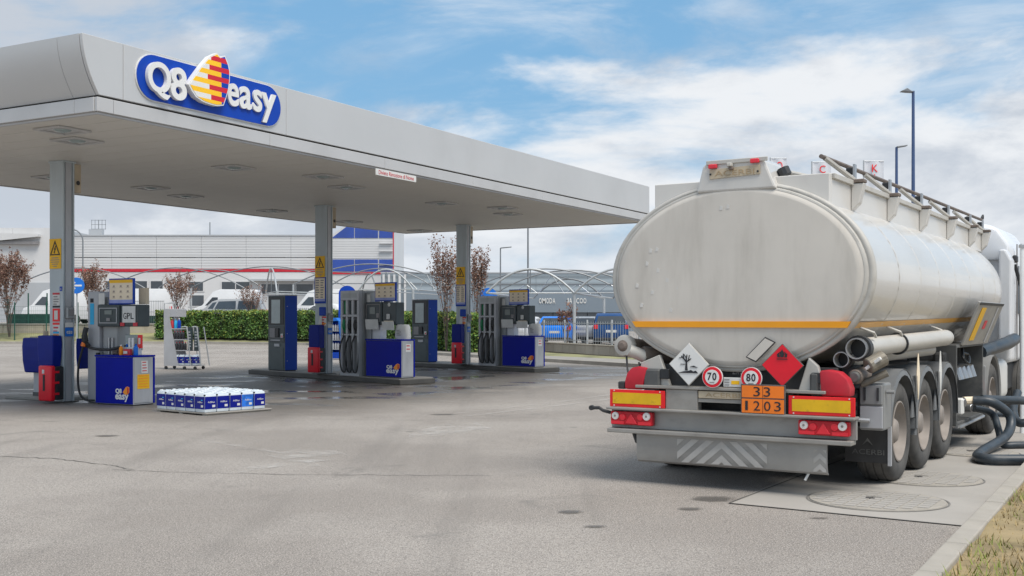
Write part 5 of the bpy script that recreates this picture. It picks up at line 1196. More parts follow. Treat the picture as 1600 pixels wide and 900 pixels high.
# ------------------------------------------------------------------ vegetation
def rvec(): return Vector((random.gauss(0, 1), random.gauss(0, 1), random.gauss(0, 1))).normalized()
def leafquad(b, p, s, mi=0, nrm=None):
    a = rvec(); c = a.cross(rvec()).normalized() * s * .5; a = a * s
    f = b.face([b.v(p), b.v(p + a * .5 + c), b.v(p + a), b.v(p + a * .5 - c)])
    if f: f.material_index = mi
def make_tree(name, label, loc, h, spread, leaves, leafmat, seed, nstem=3, upright=.8, leafsize=.14, group='thin trees round the forecourt', trunk_r=.09, barky='bark', low=.12):
    random.seed(seed); t = thing(name, label, 'tree', loc, 0, group); bt = MB(); tw = MB(); tips = []
    def grow(p, d, ln, r, depth):
        q = p; k = 3; pts = [p]
        for i in range(k):
            d = (d + rvec() * .13 + Vector((0, 0, .10 * upright))).normalized(); q = q + d * ln / k; pts.append(q)
        (bt if depth < 2 else tw).tube(pts, [r * (1 - .45 * i / k) for i in range(k + 1)], 6 if depth < 2 else 4, cap=False)
        tips.extend(pts[1:] if depth >= 1 else [])
        if depth >= 4 or r < .004: return
        n = random.choice((2, 3, 3)) if depth < 3 else 2
        for j in range(n):
            ang = random.uniform(.25, .75) * (1.25 - .55 * upright); ax = d.cross(rvec()).normalized(); nd = (Matrix.Rotation(ang, 3, ax) @ d); nd.z = abs(nd.z) * .6 + .4 * upright; nd.normalize()
            grow(pts[-1] if j < 2 else pts[-2], nd, ln * random.uniform(.62, .86), r * .55, depth + 1)
    for s in range(nstem):
        a = 6.28 * s / nstem + random.random(); d = Vector((math.cos(a) * spread / h * .55, math.sin(a) * spread / h * .55, 1)).normalized()
        grow(Vector((math.cos(a) * .06, math.sin(a) * .06, 0)), d, h * .34, trunk_r / (1 + .25 * (nstem - 1)) * 1.3, 0)
    mz = max(p.z for p in tips); mr = max(math.hypot(p.x, p.y) for p in tips); sz = h / mz; sr = spread / mr
    for bb in (bt, tw):
        for v in bb.bm.verts: v.co.z *= sz; v.co.x *= sr; v.co.y *= sr
    tips = [Vector((p.x * sr, p.y * sr, p.z * sz)) for p in tips]
    bt.build('trunk', barky, t, smooth=True); tw.build('twigs', 'twig', t)
    if leaves:
        b = MB()
        for i in range(leaves):
            p = random.choice(tips)
            if p.z < h * low: continue
            leafquad(b, p + rvec() * random.random() * .16, leafsize * random.uniform(.6, 1.3), 0 if random.random() < .6 else 1)
        b.build('crown', leafmat, t)
    return t
RB = ['leaf_red', 'leaf_brown']; BR = ['leaf_brown', 'leaf_red']
make_tree('tree', 'dense reddish brown tree at the left edge of the verge', (-35.9, 80, .43), 6.4, 2.0, 8000, BR, 11, 7, .95, .095, low=.05)
make_tree('tree', 'bare reddish tree standing right behind the round blue sign', (-30.2, 80, .43), 5.6, 1.4, 3600, BR, 12, 5, .95, .09)
make_tree('tree', 'thin red leaved tree standing behind the display trolley', (-25.1, 84, 1.35), 4.2, 1.5, 2600, BR, 13, 6, .85, .085)
make_tree('tree', 'nearly leafless low tree in front of the white van beside the kiosk', (-19.5, 84, 1.35), 3.1, 1.35, 1100, BR, 14, 6, .7, .08)
make_tree('tree', 'tall dark tree with sparse red leaves between kiosk and far column', (-3.15, 53.8, .14), 5.6, 1.0, 2300, BR, 15, 7, .95, .08, trunk_r=.10, low=.25)
make_tree('tree', 'red leaved tree partly hidden behind the far column', (-1.75, 55.5, .2), 5.1, .8, 2000, BR, 16, 5, .95, .08, low=.2)
make_tree('tree', 'small reddish sapling in front of the parked blue cars', (2.75, 56.3, .34), 2.3, .55, 420, RB, 17, 3, .85, .10)
# hedge
random.seed(21)
HP = [(-25.4, 80.3), (-21.5, 80.3), (-12.4, 75.2), (-3.4, 56.2), (-1.5, 52.4)]
HZ = [(.42, 2.25), (.42, 2.25), (.4, 2.2), (.2, 1.95), (.15, 1.85)]
hg = thing('hedge', 'clipped dark green hedge along the back of the forecourt', 'hedge', (0, 0, 0))
b = MB(); cb_ = MB(); th = .62
for (p, q), (za, zb) in zip(zip(HP, HP[1:]), zip(HZ, HZ[1:])):
    p, q = Vector(p), Vector(q); L = (q - p).length; d = (q - p) / L; nn = Vector((-d.y, d.x))
    P = [(p + nn * s * th * .80, p - nn * s * th * .80) for s in (1,)]
    a0, a1, b0_, b1_ = p + nn * th * .8, p - nn * th * .8, q + nn * th * .8, q - nn * th * .8
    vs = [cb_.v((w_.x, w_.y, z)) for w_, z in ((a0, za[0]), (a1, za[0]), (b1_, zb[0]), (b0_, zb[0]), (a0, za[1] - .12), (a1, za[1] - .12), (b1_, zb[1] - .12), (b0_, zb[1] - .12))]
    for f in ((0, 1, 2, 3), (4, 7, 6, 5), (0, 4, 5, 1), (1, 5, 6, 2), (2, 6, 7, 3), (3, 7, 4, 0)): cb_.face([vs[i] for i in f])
    for i in range(int(L * 900)):
        s = random.random(); z0 = za[0] + (zb[0] - za[0]) * s; z1 = za[1] + (zb[1] - za[1]) * s
        c = p + (q - p) * s; bump = .07 * math.sin(s * L * 3.1) + .05 * math.sin(s * L * 7.7 + 1)
        if random.random() < .28: pos = c + nn * random.uniform(-th, th); z = z1 + random.uniform(-.1, .05) + bump * .6
        else: pos = c - nn * (th + random.uniform(-.14, .05) + bump); z = z0 + random.random() * (z1 - z0)
        yl = (z - z0) / (z1 - z0) > random.uniform(.80, 1.2) or random.random() < .07 + .1 * (math.sin(s * L * 1.3) > .6)
        leafquad(b, Vector((pos.x, pos.y, z)), random.uniform(.08, .15), 1 if yl else 0)
for i in range(900):
    e_ = Vector(HP[-1]); d = (Vector(HP[-1]) - Vector(HP[-2])).normalized(); nn = Vector((-d.y, d.x)); q = e_ + nn * random.uniform(-th, th) + d * random.uniform(-.05, .18)
    leafquad(b, Vector((q.x, q.y, .15 + random.random() * 1.72)), random.uniform(.08, .15), 0 if random.random() < .85 else 1)
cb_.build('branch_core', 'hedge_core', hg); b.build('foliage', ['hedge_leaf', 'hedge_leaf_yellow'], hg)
random.seed(5)

# ------------------------------------------------------------------ walls and fences
lw = thing('low_wall', 'long low grey wall behind the grass at the far left', 'wall', (-71, 82.9, 0))
for i in range(15):
    MB().box(i * 3.03, i * 3.03 + 3.0, 0, .3, .5, 1.28).build('wall_panel', 'wall_concrete', lw, bevel=.02)
MB().box(-.05, 45.6, -.05, .35, 1.282, 1.40).build('coping', 'island_top', lw, bevel=.02)
fs = thing('wire_fence', 'thin dark green wire fence on the left verge', 'fence', (-37.6, 79.6, .40))
po = None
for i in range(5):
    if po is None: po = MB().tube([(0, 0, -.2), (0, 0, 2.5)], .045, 8).build('post', 'fence_green', fs); o = po
    else: o = dup(po)
    o.location = (i * 2.25, 0, 0)
b = MB()
for k in range(8): b.tube([(0, 0, .1 + k * .3), (9.0, 0, .1 + k * .3)], .006, 4, cap=False)
for k in range(60): b.tube([(k * .15, 0, .1), (k * .15, 0, 2.2)], .004, 4, cap=False)
b.build('wire_mesh', 'fence_green', fs, kind='stuff')
fs = thing('screen_fence', 'dark green netted fence in front of the white vans', 'fence', (-37.5, 83.4, 1.35))
MB().box(0, 4.2, 0, .04, .0, .75).build('screen', 'net_green', fs)
for x in (0, 1.5, 2.9, 4.2): MB().tube([(x, -.05, -.1), (x, -.05, 1.9 + .4 * (x > 1))], .05, 7).build('post', 'fence_green', fs)
fs = thing('screen_fence', 'green netted fence with bars left of the hedge', 'fence', (-31.5, 83.4, 1.35))
MB().box(0, 5.6, 0, .04, .0, .62).build('screen', 'net_green', fs)
b = MB()
for k in range(44): b.tube([(k * .13, -.04, 0), (k * .13, -.04, 1.75)], .012, 4, cap=False)
b.tube([(0, -.04, 1.7), (5.6, -.04, 1.7)], .018, 4); b.tube([(0, -.04, .9), (5.6, -.04, .9)], .018, 4); b.build('pales', 'galva_dark', fs, kind='stuff')
fs = thing('bar_fence', 'dark bar fence above the hedge behind the middle column', 'fence', (-17.8, 82.5, 1.35))
b = MB()
for k in range(70): b.tube([(k * .14, 0, 0), (k * .14, 0, 1.2)], .014, 4, cap=False)
b.tube([(0, 0, 1.12), (9.8, 0, 1.12)], .02, 4); b.build('pales', 'galva_dark', fs, kind='stuff')
for x in (0, 3.2, 6.5, 9.8): MB().tube([(x, 0, 0), (x, 0, 1.35)], .04, 7).build('post', 'galva_dark', fs)
WD = math.atan2(-7.0, 2.64)
lw = thing('low_wall', 'stained concrete wall under the fence of the blue cars', 'wall', (-.35, 60.6, 0), WD)
for i in range(9): MB().box(i * 2.6 + .01, i * 2.6 + 2.59, 0, .24, .10, .50).build('wall_panel', 'wall_concrete', lw, bevel=.012)
MB().box(-.02, 23.4, -.03, .27, .502, .56).build('coping', 'wall_concrete', lw, bevel=.012)
fs = thing('bar_fence', 'pale upright bar fence on the concrete wall before the cars', 'fence', (-.35, 60.6, .56), WD)
b = MB()
for k in range(92):
    x = .06 + k * .25; b.box(x - .006, x + .006, .10, .112, 0, 1.02)
for z in (.12, .92): b.box(0, 23.3, .126, .15, z, z + .035)
b.build('pales', 'galva', fs, kind='stuff')
for k in range(10): MB().box(k * 2.58, k * 2.58 + .06, .09, .16, 0, 1.1).build('post', 'galva', fs)

# ------------------------------------------------------------------ carport frames
def arc(p, q, rise, n=14): 
    p, q = Vector(p), Vector(q); return [p + (q - p) * (i / n) + Vector((0, 0, rise * (1 - (2 * i / n - 1) ** 2))) for i in range(n + 1)]
def carport(label, p, q, dep, zs, rise, zb, posts, r=.055, truss=True):
    t = thing('carport_frame', label, 'carport', (0, 0, 0), 0, 'open arched carport frames in the car park'); p, q = Vector((*p, zs)), Vector((*q, zs)); D = Vector((*dep, 0))
    MB().tube(arc(p, q, rise), r, 8).build('arch', 'galva', t, smooth=True); MB().tube(arc(p + D, q + D, rise), r, 8).build('arch', 'galva_dark', t, smooth=True)
    for f in (.0, .5, 1.0):
        a = p + (q - p) * f + Vector((0, 0, rise * (1 - (2 * f - 1) ** 2))); MB().tube([a, a + D], r * .7, 6).build('purlin', 'galva_dark' if f == .5 else 'galva', t)
    MB().tube([p, q], r * .55, 6).build('tie_bar', 'galva', t); m = (p + q) / 2; MB().tube([m, m + Vector((0, 0, rise))], r * .5, 6).build('hanger', 'galva_dark', t)
    for k in posts: a = (p, q, p + D, q + D)[k]; MB().tube([Vector((a.x, a.y, zb)), a], r * 1.5, 10).build('post', 'galva', t, smooth=True)
    if truss:
        for k in range(6):
            f0, f1 = k / 6, (k + 1) / 6; A_ = lambda f, top: p + D * .5 + (q - p) * f + Vector((0, 0, rise * (1 - (2 * f - 1) ** 2) if top else .1)); MB().tube([A_(f0, k % 2), A_(f1, 1 - k % 2)], r * .5, 5).build('brace', 'galva', t)
carport('arched carport frame above the blue parked cars', (-1.23, 54.2), (3.0, 54.0), (2.5, 13), 2.95, 1.16, .34, (1, 3))
carport('arched carport frame next to the tanker rear', (3.0, 53.9), (7.4, 52.6), (3.0, 13), 2.95, 1.16, .34, (1,))
carport('arched carport frame seen between middle column and far kiosk', (-9.55, 70), (-6.15, 69.6), (4, 14), 3.55, 1.25, .4, (0, 1))
carport('arched carport frame above the middle kiosk', (-18.9, 86), (-16.9, 80.5), (6, 10), 3.7, 1.8, 1.35, (1,), .06)
def rib_set(label, arcs):
    t = thing('carport_frame', label, 'carport', (0, 0, 0), 0, 'open arched carport frames in the car park')
    for p, q, zs, rise in arcs: MB().tube(arc((*p, zs), (*q, zs), rise, 18), .05, 6).build('arch', 'galva_dark', t, smooth=True); MB().tube([(*p, 1.35), (*p, zs)], .08, 8).build('post', 'galva', t)
    return t
rib_set('low crossing carport ribs behind the trees on the left', [((-39.5, 88), (-28.6, 88), 4.0, 1.75), ((-33, 90), (-21, 90), 3.9, 1.95), ((-29, 92), (-20.5, 92), 4.3, 1.5)])
rib_set('wide crossing carport ribs behind the kiosk and middle column', [((-25.5, 89), (-13, 89), 4.2, 1.7), ((-16.4, 84), (-4.6, 84), 4.3, 1.55), ((-14.6, 88), (-6, 88), 4.1, 1.6)])
t = rib_set('wide dark carport ribs over the blue cars', [((-3.4, 70), (7.6, 70), 3.0, 1.85), ((-1.6, 74), (9.5, 74), 3.1, 1.85)])
MB().tube([(-15, 86, 4.45), (9, 72, 3.95)], .035, 6).build('purlin', 'galva_dark', t); MB().tube([(-1.6, 60, 3.55), (6, 58, 3.5)], .035, 6).build('purlin', 'galva_dark', t)

# ------------------------------------------------------------------ buildings
wh = thing('warehouse', 'long pale ribbed warehouse with a thin red stripe across it', 'warehouse', (-59.6, 150, 1.35))
for i in range(6): MB().box(i * 6, i * 6 + 5.97, 0, .3, 8.75, 11.55).build('cladding_panel', 'clad_rib', wh); MB().box(i * 6, i * 6 + 5.97, .05, .35, 7.15, 8.65).build('cladding_panel', 'clad_rib', wh)
MB().box(0, 35.8, .30, 20, 0, 11.5).build('wall', 'clad_grey', wh); MB().box(0, 35.8, .0, .29, 0, 6.7).build('wall', 'clad_white', wh); MB().box(0, 35.8, -.05, .28, 6.75, 7.12).build('red_stripe', 'stripe_red', wh)
for i in range(6): MB().box(i * 6 + .3 + random.uniform(0, 2), i * 6 + 5.2, .15, .3, 8.64, 8.76).build('break_line', 'dark_gap', wh)  # thin black break line between the two cladding rows
MB().box(-.1, 35.9, -.1, 20, 11.56, 11.72).build('roof_edge', 'clad_grey', wh)
def window(par, x0, x1, z0, z1, y=-.05):
    f = MB().box(x0 - .12, x1 + .12, y - .03, y + .04, z0 - .12, z1 + .12).build('window', 'clad_white', par); n = max(1, round((x1 - x0) / 2.2)); w_ = (x1 - x0) / n
    for k in range(n): MB().box(x0 + k * w_ + .06, x0 + (k + 1) * w_ - .06, y - .05, y - .031, z0, z1).build('pane', 'glass_dark', f)
for x0, x1, z0, z1 in ((5.2, 8.2, 4.4, 5.5), (8.8, 10.8, 4.4, 5.5), (11.2, 12.9, 4.4, 5.5), (16.2, 18.3, 4.2, 5.4), (20.7, 24.5, 4.1, 5.4), (16.4, 18.4, 2.2, 3.6), (26, 33, 3.8, 5.1), (1, 4, 4.4, 5.5), (11.3, 12.9, 2.4, 3.8)): window(wh, x0, x1, z0, z1)
MB().box(24.5, 34, -1.2, .0, 5.5, 5.75).build('awning', 'clad_grey', wh)
wh2 = thing('warehouse', 'taller pale warehouse block with a white roof awning at far left', 'warehouse', (-130, 147, 1.35))
for i in range(12): MB().box(i * 5.86, i * 5.86 + 5.84, 0, .3, .0, 12.4).build('cladding_panel', 'clad_white', wh2)
MB().box(0, 70.3, .31, 20, 0, 12.35).build('wall', 'clad_grey', wh2); MB().prism([(62.3, 10.6), (62.3, 11.7), (68.2, 11.5), (68.2, 11.2)], 'y', -.9, -.05).build('awning', 'clad_white', wh2); MB().box(62.2, 68.0, -.6, -.02, 10.2, 10.6).build('roller_opening', 'ink_grey', wh2)
MB().box(56, 70.2, -.3, -.01, 0, 5.2).build('shop_front', 'clad_grey', wh2)
of = thing('office_block', 'white office block with two bands of blue glass', 'office building', (-24.6, 145.5, 1.35))
MB().prism([(0, 0), (9.2, 0), (9.2, 12.6), (3.0, 12.6), (0, 10.6)], 'y', 0, 14).build('wall', 'clad_white', of)
for i in range(8): MB().box(.0, 9.2, -.06, -.005, 8.3 + i * .31, 8.3 + i * .31 + .27).build('cladding_panel', 'clad_white', of)
for x0, x1 in ((.15, 1.2), (1.3, 4.1), (4.2, 7.2), (7.35, 9.1)): MB().box(x0, x1, -.08, -.01, 6.6, 8.15).build('glass_band', 'glass_blue', of)
MB().prism([(1.2, 10.95), (4.1, 10.95), (4.1, 12.5), (3.2, 12.5)], 'y', -.08, -.01).build('glass_band', 'glass_blue', of)
for x0, x1 in ((4.2, 7.2), (7.35, 9.1)): MB().box(x0, x1, -.08, -.01, 10.95, 12.5).build('glass_band', 'glass_blue', of)
MB().box(0, 9.2, -.10, -.02, 6.25, 6.5).build('red_stripe', 'stripe_red', of); MB().box(9.14, 9.26, -.12, -.0, 6.25, 12.7).build('red_stripe', 'stripe_red', of)
for z in (7.4, 9.2, 10.2): MB().box(7.4, 9.1, -.4, -.085, z, z + .08).build('balcony_rail', 'clad_white', of)
sh = thing('showroom', 'low blue grey car showroom with white lettering on a darker band', 'showroom', (-15.2, 130, .34))
for i in range(10): MB().box(i * 6, i * 6 + 5.97, 0, .3, 4.72, 6.7).build('cladding_panel', 'shed_rib', sh)
MB().box(0, 60, .31, 30, 0, 6.6).build('wall', 'shed_blue', sh); MB().box(0, 60, -.12, .30, 2.2, 4.70).build('sign_band', 'shed_band', sh); MB().box(0, 60, -.05, .29, 0, .4).build('wall_foot', 'shed_band', sh)
for i in range(15): MB().box(i * 4, i * 4 + 3.9, .0, .28, .41, 2.19).build('window', 'glass_dark', sh)
for i in range(5): MB().box(.2 + i * .62, .45 + i * .62, -.3, -.13, .3, 6.6).build('pilaster', 'clad_white', sh)
MB().box(20, 24, .5, 5, 6.7, 7.05).build('roof_unit', 'clad_grey', sh); MB().box(-.05, 60, -.05, .3, 6.71, 6.86).build('roof_edge', 'clad_grey', sh)
letters('OMODA', 'paper', sh, 18.3, 20.25, 3.22, 3.85, -.16, .02, .002)
letters('JAECOO', 'paper', sh, 21.5, 23.85, 3.22, 3.85, -.16, .02, .002)

# ------------------------------------------------------------------ vehicles in the car parks
def wheel_simple(b, x, y, r, wd): b.lathe([(x - wd / 2, r * .6), (x - wd / 2, r * .92), (x - wd / 2 + .03, r), (x + wd / 2 - .03, r), (x + wd / 2, r * .92), (x + wd / 2, r * .6)], (0, y, r), 'x', 18)
def car(name, label, cat, loc, rz, w_, prof, belt, paint, rw=None, sw=None, group='vehicles parked beyond the hedge and wall', wheels=(.8, 3.3), wr=.31, tail=True, plate=True, taper=.20):
    """rear at y=0 facing -y; prof = (y, z) outline"""
    t = thing(name, label, cat, loc, rz, group); top = max(p[1] for p in prof); hw = w_ / 2
    xw = lambda z: hw * (1 - (taper * (z - belt) / (top - belt) if z > belt else .06 * max(0, (belt * .6 - z) / belt)))
    b = MB(); A = [b.v((-xw(z), y, z)) for y, z in prof]; B_ = [b.v((xw(z), y, z)) for y, z in prof]; n = len(prof); b.face(A[::-1]); b.face(B_)
    for i in range(n): b.face([A[i], A[(i + 1) % n], B_[(i + 1) % n], B_[i]])
    b.build('body', paint, t, bevel=.05, seg=2, smooth=True, ang=40)
    if rw:
        (y0, z0), (y1, z1) = rw; d = Vector((0, y1 - y0, z1 - z0)).normalized(); nn = Vector((0, -d.z, d.y)) * .012
        b = MB(); P = [Vector((s * (xw(z) - .13), y, z)) for s, y, z in ((-1, y0, z0), (1, y0, z0), (1, y1, z1), (-1, y1, z1))]; f = [b.v(p + nn) for p in P]; k = [b.v(p - nn) for p in P]; b.face(f); b.face(k[::-1])
        for i in range(4): b.face([f[i], f[(i + 1) % 4], k[(i + 1) % 4], k[i]])
        b.build('rear_window', 'glass_dark', t)
    for P in sw or []:
        for s in (-1, 1):
            b = MB(); f = [b.v((s * (xw(z) + .010), y, z)) for y, z in P]; k = [b.v((s * (xw(z) - .012), y, z)) for y, z in P]; b.face(f); b.face(k[::-1])
            for i in range(len(P)): b.face([f[i], f[(i + 1) % len(P)], k[(i + 1) % len(P)], k[i]])
            b.build('side_window', 'glass_dark', t)
    if tail:
        for s in (-1, 1): MB().box(s * hw * .97 - (.20 if s > 0 else 0), s * hw * .97 + (.20 if s < 0 else 0), -.03, .12, belt * .78, belt * .98).build('tail_light', 'lamp_red', t, bevel=.02)
    if plate: MB().box(-.26, .26, -.025, .02, belt * .62, belt * .74).build('number_plate', 'paper', t)
    MB().box(-hw * .95, hw * .95, -.04, .15, .24, .40).build('bumper', 'black_plastic' if paint != 'car_white' else 'ink_grey', t, bevel=.03)
    wl_ = None
    for y in wheels:
        for s in (-1, 1):
            b = MB(); wheel_simple(b, s * (hw - .08), y, wr, .2); o = b.build('wheel', 'tyre_rubber', t); MB().lathe([(s * (hw + .012), wr * .58), (s * (hw + .022), wr * .5), (s * (hw + .0), .03)], (0, y, wr), 'x', 14).build('rim', 'steel', o)
    return t
hat = [(0, .30), (-.02, .62), (.03, .95), (.14, 1.02), (.52, 1.42), (.85, 1.50), (2.0, 1.48), (2.55, 1.36), (3.1, 1.00), (3.95, .86), (4.1, .62), (4.08, .30)]
hsw = [[(.75, 1.03), (.85, 1.36), (1.75, 1.40), (1.8, 1.02)], [(1.88, 1.02), (1.85, 1.40), (2.35, 1.34), (2.85, 1.0)]]
suv = [(0, .35), (-.02, .70), (.02, 1.02), (.25, 1.52), (.50, 1.66), (2.2, 1.66), (2.75, 1.52), (3.3, 1.12), (4.25, .98), (4.4, .70), (4.38, .35)]
ssw = [[(.55, 1.12), (.65, 1.52), (1.75, 1.54), (1.8, 1.12)], [(1.9, 1.12), (1.88, 1.54), (2.5, 1.48), (3.0, 1.12)]]
car('parked_car', 'bright blue hatchback seen from behind through the bar fence', 'car', (2.2, 58, .345), R(-8), 1.80, hat, 1.0, 'car_blue', ((.14, 1.04), (.50, 1.40)), hsw, wheels=(.75, 3.25))
car('parked_car', 'dark navy car seen from behind right next to the tanker', 'car', (5.05, 57, .345), R(-4), 1.82, suv, 1.08, 'car_navy', ((.03, 1.08), (.25, 1.50)), ssw, wheels=(.8, 3.45), wr=.34)
car('parked_car', 'pale blue silver car between the bright blue and the navy car', 'car', (3.75, 61.0, .345), R(-20), 1.78, hat, 1.0, 'car_silver', ((.14, 1.04), (.50, 1.40)), hsw)
car('parked_car', 'white car behind the far pump and the bright blue hatchback', 'car', (.4, 62, .345), R(-12), 1.80, hat, 1.0, 'car_white', ((.14, 1.04), (.50, 1.40)), hsw)
# vans: rear at the right end, nose to the left (rz = +90 deg)
vanp = [(0, .35), (-.02, .9), (.0, 1.5), (.06, 2.5), (.2, 2.72), (3.0, 2.74), (3.6, 2.55), (4.45, 1.45), (5.1, 1.20), (5.25, .8), (5.2, .35)]
vsw = [[(3.15, 1.45), (3.2, 2.1), (3.62, 2.1), (4.2, 1.45)]]
car('parked_van', 'tall white van with its nose to the left behind the green net', 'van', (-32.9, 88, 1.355), R(90), 1.95, vanp, 1.4, 'car_white', ((.02, 1.6), (.06, 2.3)), vsw, wheels=(1.0, 4.3), wr=.36, taper=.10)
car('parked_van', 'white van behind the gas pump and left of the hedge', 'van', (-26.5, 88, 1.355), R(90), 1.95, vanp, 1.4, 'car_white', ((.02, 1.6), (.06, 2.3)), vsw, wheels=(1.0, 4.3), wr=.36, taper=.10)
mpv = [(0, .35), (-.02, .8), (.05, 1.15), (.3, 1.75), (.6, 1.92), (3.2, 1.90), (3.8, 1.7), (4.4, 1.15), (5.1, 1.0), (5.25, .7), (5.2, .35)]
msw = [[(.45, 1.15), (.65, 1.70), (1.8, 1.74), (1.85, 1.15)], [(2.0, 1.15), (2.0, 1.74), (3.3, 1.70), (3.6, 1.15)], [(3.7, 1.15), (3.45, 1.66), (3.75, 1.6), (4.1, 1.15)]]
car('parked_van', 'silver people carrier with dark windows behind the hedge', 'van', (-18.9, 85.6, 1.355), R(90), 1.9, mpv, 1.12, 'car_silver', None, msw, wheels=(1.0, 4.3), wr=.34)
car('parked_van', 'white high roof van behind the silver people carrier', 'van', (-20.2, 90, 1.355), R(90), 1.95, vanp, 1.4, 'car_white', None, vsw, wheels=(1.0, 4.3), wr=.36, taper=.10)
car('parked_van', 'long white van just above the hedge behind the middle kiosk', 'van', (-12.4, 89, 1.355), R(90), 1.95, vanp, 1.4, 'car_white', None, vsw, wheels=(1.0, 4.3), wr=.36, taper=.10)
car('parked_car', 'white car roof just above the hedge right of the middle column', 'car', (-12.2, 83, 1.355), R(75), 1.80, hat, 1.0, 'car_white', None, hsw)

# ------------------------------------------------------------------ poles, signs, flags
t = thing('round_sign', 'round blue road sign with a white arrow pointing left', 'road sign', (-15.56, 40, 0))
MB().tube([(0, .05, 0), (0, .05, 3.15)], .03, 8).build('post', 'galva', t); MB().lathe([(-.01, .29), (.012, .29)], (0, 0, 2.88), 'y', 32).build('disc', 'label_blue', t)
MB().prism([(-.22, 2.88), (-.06, 3.02), (-.02, 2.98), (-.10, 2.91), (.20, 2.91), (.20, 2.85), (-.10, 2.85), (-.02, 2.78), (-.06, 2.74)], 'y', -.018, -.011).build('arrow', 'sign_white', t)
def lamp(label, x, y, zb, zt, r, m_, arm, head, hz=0):
    t = thing('street_lamp', label, 'street lamp', (x, y, zb)); h_ = zt - zb
    MB().tube([(0, 0, 0), (0, 0, h_ * .5), (0, 0, h_)], [r * 1.25, r, r * .75], 10).build('pole', m_, t, smooth=True); s = -1 if arm < 0 else 1
    b = MB(); P = [(0, -.06), (s * .10, -.02), (arm * .55, .10), (arm, -.02), (arm * .5, -.05)] if head else [(0, -.04), (arm, .06), (arm, .13), (0, .05)]
    b.prism([(p[0], h_ + p[1]) for p in P], 'y', -.16, .16).build('lamp_head', 'galva_dark', t, bevel=.03, seg=2); return t
lamp('tall slim blue grey lamp post rising behind the tanker', 16.12, 45, 0, 10.85, .075, 'pole_blue', -.52, True)
lamp('shorter lamp post with flat head left of the tall blue one', 20.6, 60, .3, 10.9, .09, 'pole_blue', .55, False)
lamp('grey street lamp far behind the far island', -.98, 95, .3, 7.75, .07, 'galva_dark', .95, False)
t = thing('mast', 'tall thin grey mast rising behind the far pump', 'mast', (1.07, 75, .34)); MB().tube([(0, 0, 0), (0, 0, 8.2)], [.07, .05], 8).build('pole', 'galva_dark', t)
t = thing('mast', 'thin mast on the roof of the striped warehouse', 'mast', (-41.4, 153.5, 13.05)); MB().tube([(0, 0, 0), (0, 0, 2.0)], .07, 6).build('pole', 'galva_dark', t)
t = thing('street_lamp', 'curved street lamp arm beside the near column', 'street lamp', (-36.4, 95, 1.35))
MB().tube([(0, 0, 0), (0, 0, 7.0)] + [(-math.sin(a) * 0 - (1 - math.cos(a)) * 1.0, 0, 7.0 + math.sin(a) * 1.0) for a in [R(15 * k) for k in range(1, 7)]] + [(-1.6, 0, 7.95)], .06, 8).build('pole', 'galva_dark', t, smooth=True)
t = thing('antenna', 'wire grid television antenna on the warehouse roof', 'antenna', (-56.1, 152, 13.05)); MB().tube([(0, 0, 0), (0, 0, 2.2)], .05, 6).build('pole', 'galva_dark', t); MB().box(-1.2, .6, -.4, .4, 0, .9).build('base_box', 'clad_grey', t)
b = MB()
for k in range(5): b.tube([(-.95 + k * .47, 0, .9), (-.95 + k * .47, 0, 2.2)], .03, 4)
for k in range(3): b.tube([(-1, 0, .95 + k * .6), (1, 0, .95 + k * .6)], .03, 4)
b.build('grid', 'galva_dark', t)
t = thing('floodlight', 'small floodlight on the office block roof corner', 'floodlight', (-25.0, 145, 11.3)); MB().box(-.35, .35, -.3, .1, 0, .6).build('lamp_head', 'board_cream', t, bevel=.05); MB().box(-.1, .1, .0, .4, -.4, 0).build('bracket', 'galva_dark', t)
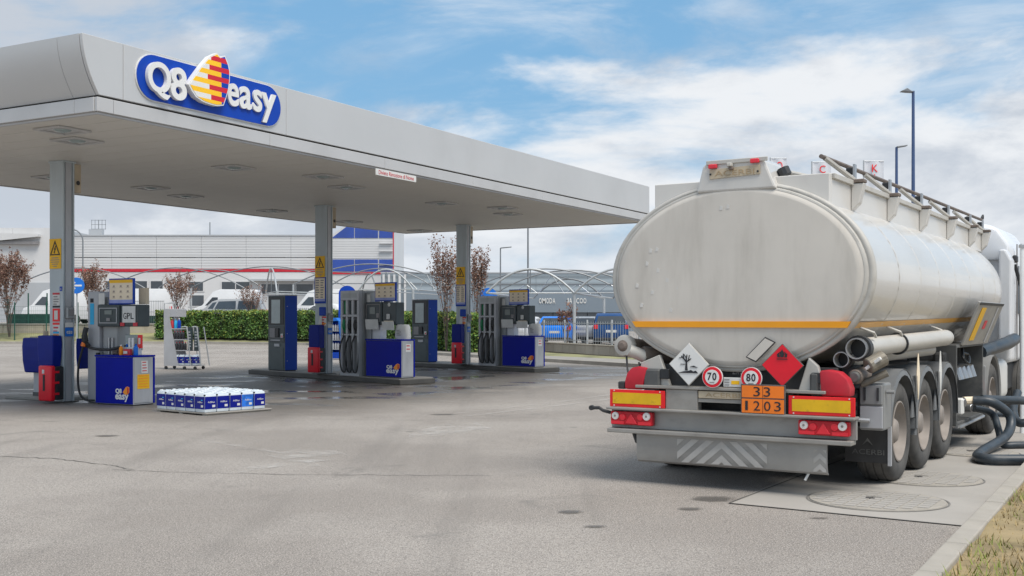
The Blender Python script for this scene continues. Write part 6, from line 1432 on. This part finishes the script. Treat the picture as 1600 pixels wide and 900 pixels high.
def flag(label, x, ch, zt, w_, h_):
    t = thing('flag', label, 'flag', (x, 60, .3), 0, None); MB().tube([(-w_ / 2 - .04, 0, 0), (-w_ / 2 - .04, 0, zt - .3 + .05)], .035, 7).build('pole', 'galva', t)
    b = MB(); n = 8; r0 = [(-w_ / 2 + w_ * i / n, .05 * math.sin(i * 1.1)) for i in range(n + 1)]
    f = [[b.v((x_, y_ + o_, z)) for x_, y_ in r0] for o_ in (-.006, .006) for z in (zt - .3 - h_, zt - .3)]
    for i in range(n): b.face([f[0][i], f[0][i + 1], f[1][i + 1], f[1][i]]); b.face([f[2][i], f[3][i], f[3][i + 1], f[2][i + 1]]); b.face([f[1][i], f[1][i + 1], f[3][i + 1], f[3][i]]); b.face([f[0][i], f[2][i], f[2][i + 1], f[0][i + 1]])
    b.build('cloth', 'flag_cloth', t, smooth=True); MB().tube([(-w_ / 2, 0, zt - .28), (w_ / 2, 0, zt - .28)], .015, 5).build('top_bar', 'galva', t)
    o = text(ch, .5, 'marker_red', t, 0, -.07, 0, ext=.004); fit(o, -.14, .18, zt - .3 - .58, zt - .3 - .18); return t
f1 = flag('pale banner flag with a red K beside the lamp posts', 19.4, 'K', 10.15, 1.05, 2.6); o = text('I', .5, 'marker_red', f1, 0, -.07, 0, ext=.004); fit(o, -.02, .03, 8.9, 9.15)
flag('pale banner flag with a red C behind the handrail start', 16.6, 'C', 10.1, 1.0, 2.6); flag('pale banner flag with a red O behind the light housing', 14.3, 'O', 10.3, .85, 2.6)
for x, y, lb in ((-10.3, 70, 'rounded blue advertising panel behind the middle fuel pump'), (-1.45, 69, 'rounded blue advertising panel behind the far fuel pump')):
    t = thing('advert_panel', lb, 'sign', (x, y, .34 if x > -5 else .5)); P = ell(0, 2.75, .55, .55, 12, 0, math.pi) + [(-.55, 1.2), (.55, 1.2)]
    MB().prism([(p[0], p[1]) for p in P], 'y', 0, .08).build('panel', 'sign_blue' if x < -5 else 'label_blue', t); MB().tube([(0, .04, 0), (0, .04, 1.2)], .05, 8).build('post', 'galva', t)
    b = MB()
    for px_, pz_, r_ in ((-.1, 2.3, .12), (.15, 1.9, .16), (-.2, 1.7, .1)): b.lathe([(-.01, r_), (-.001, r_)], (px_, 0, pz_), 'y', 10)
    b.build('picture_spot', 'cyan_print' if x > -5 else 'notice_yellow', t)
t = thing('vent_post', 'pale vertical pipe at the right edge beside the tanker cab', 'pipe', (7.42, 16.3, 0)); MB().tube([(0, 0, 0), (0, 0, 2.7)], .028, 10).build('pipe', 'white_plastic', t, smooth=True); MB().lathe([(2.7, .045), (2.74, .045), (2.76, .02)], (0, 0, 0), 'z', 10).build('cap', 'steel', t)
sc.render.film_transparent = False
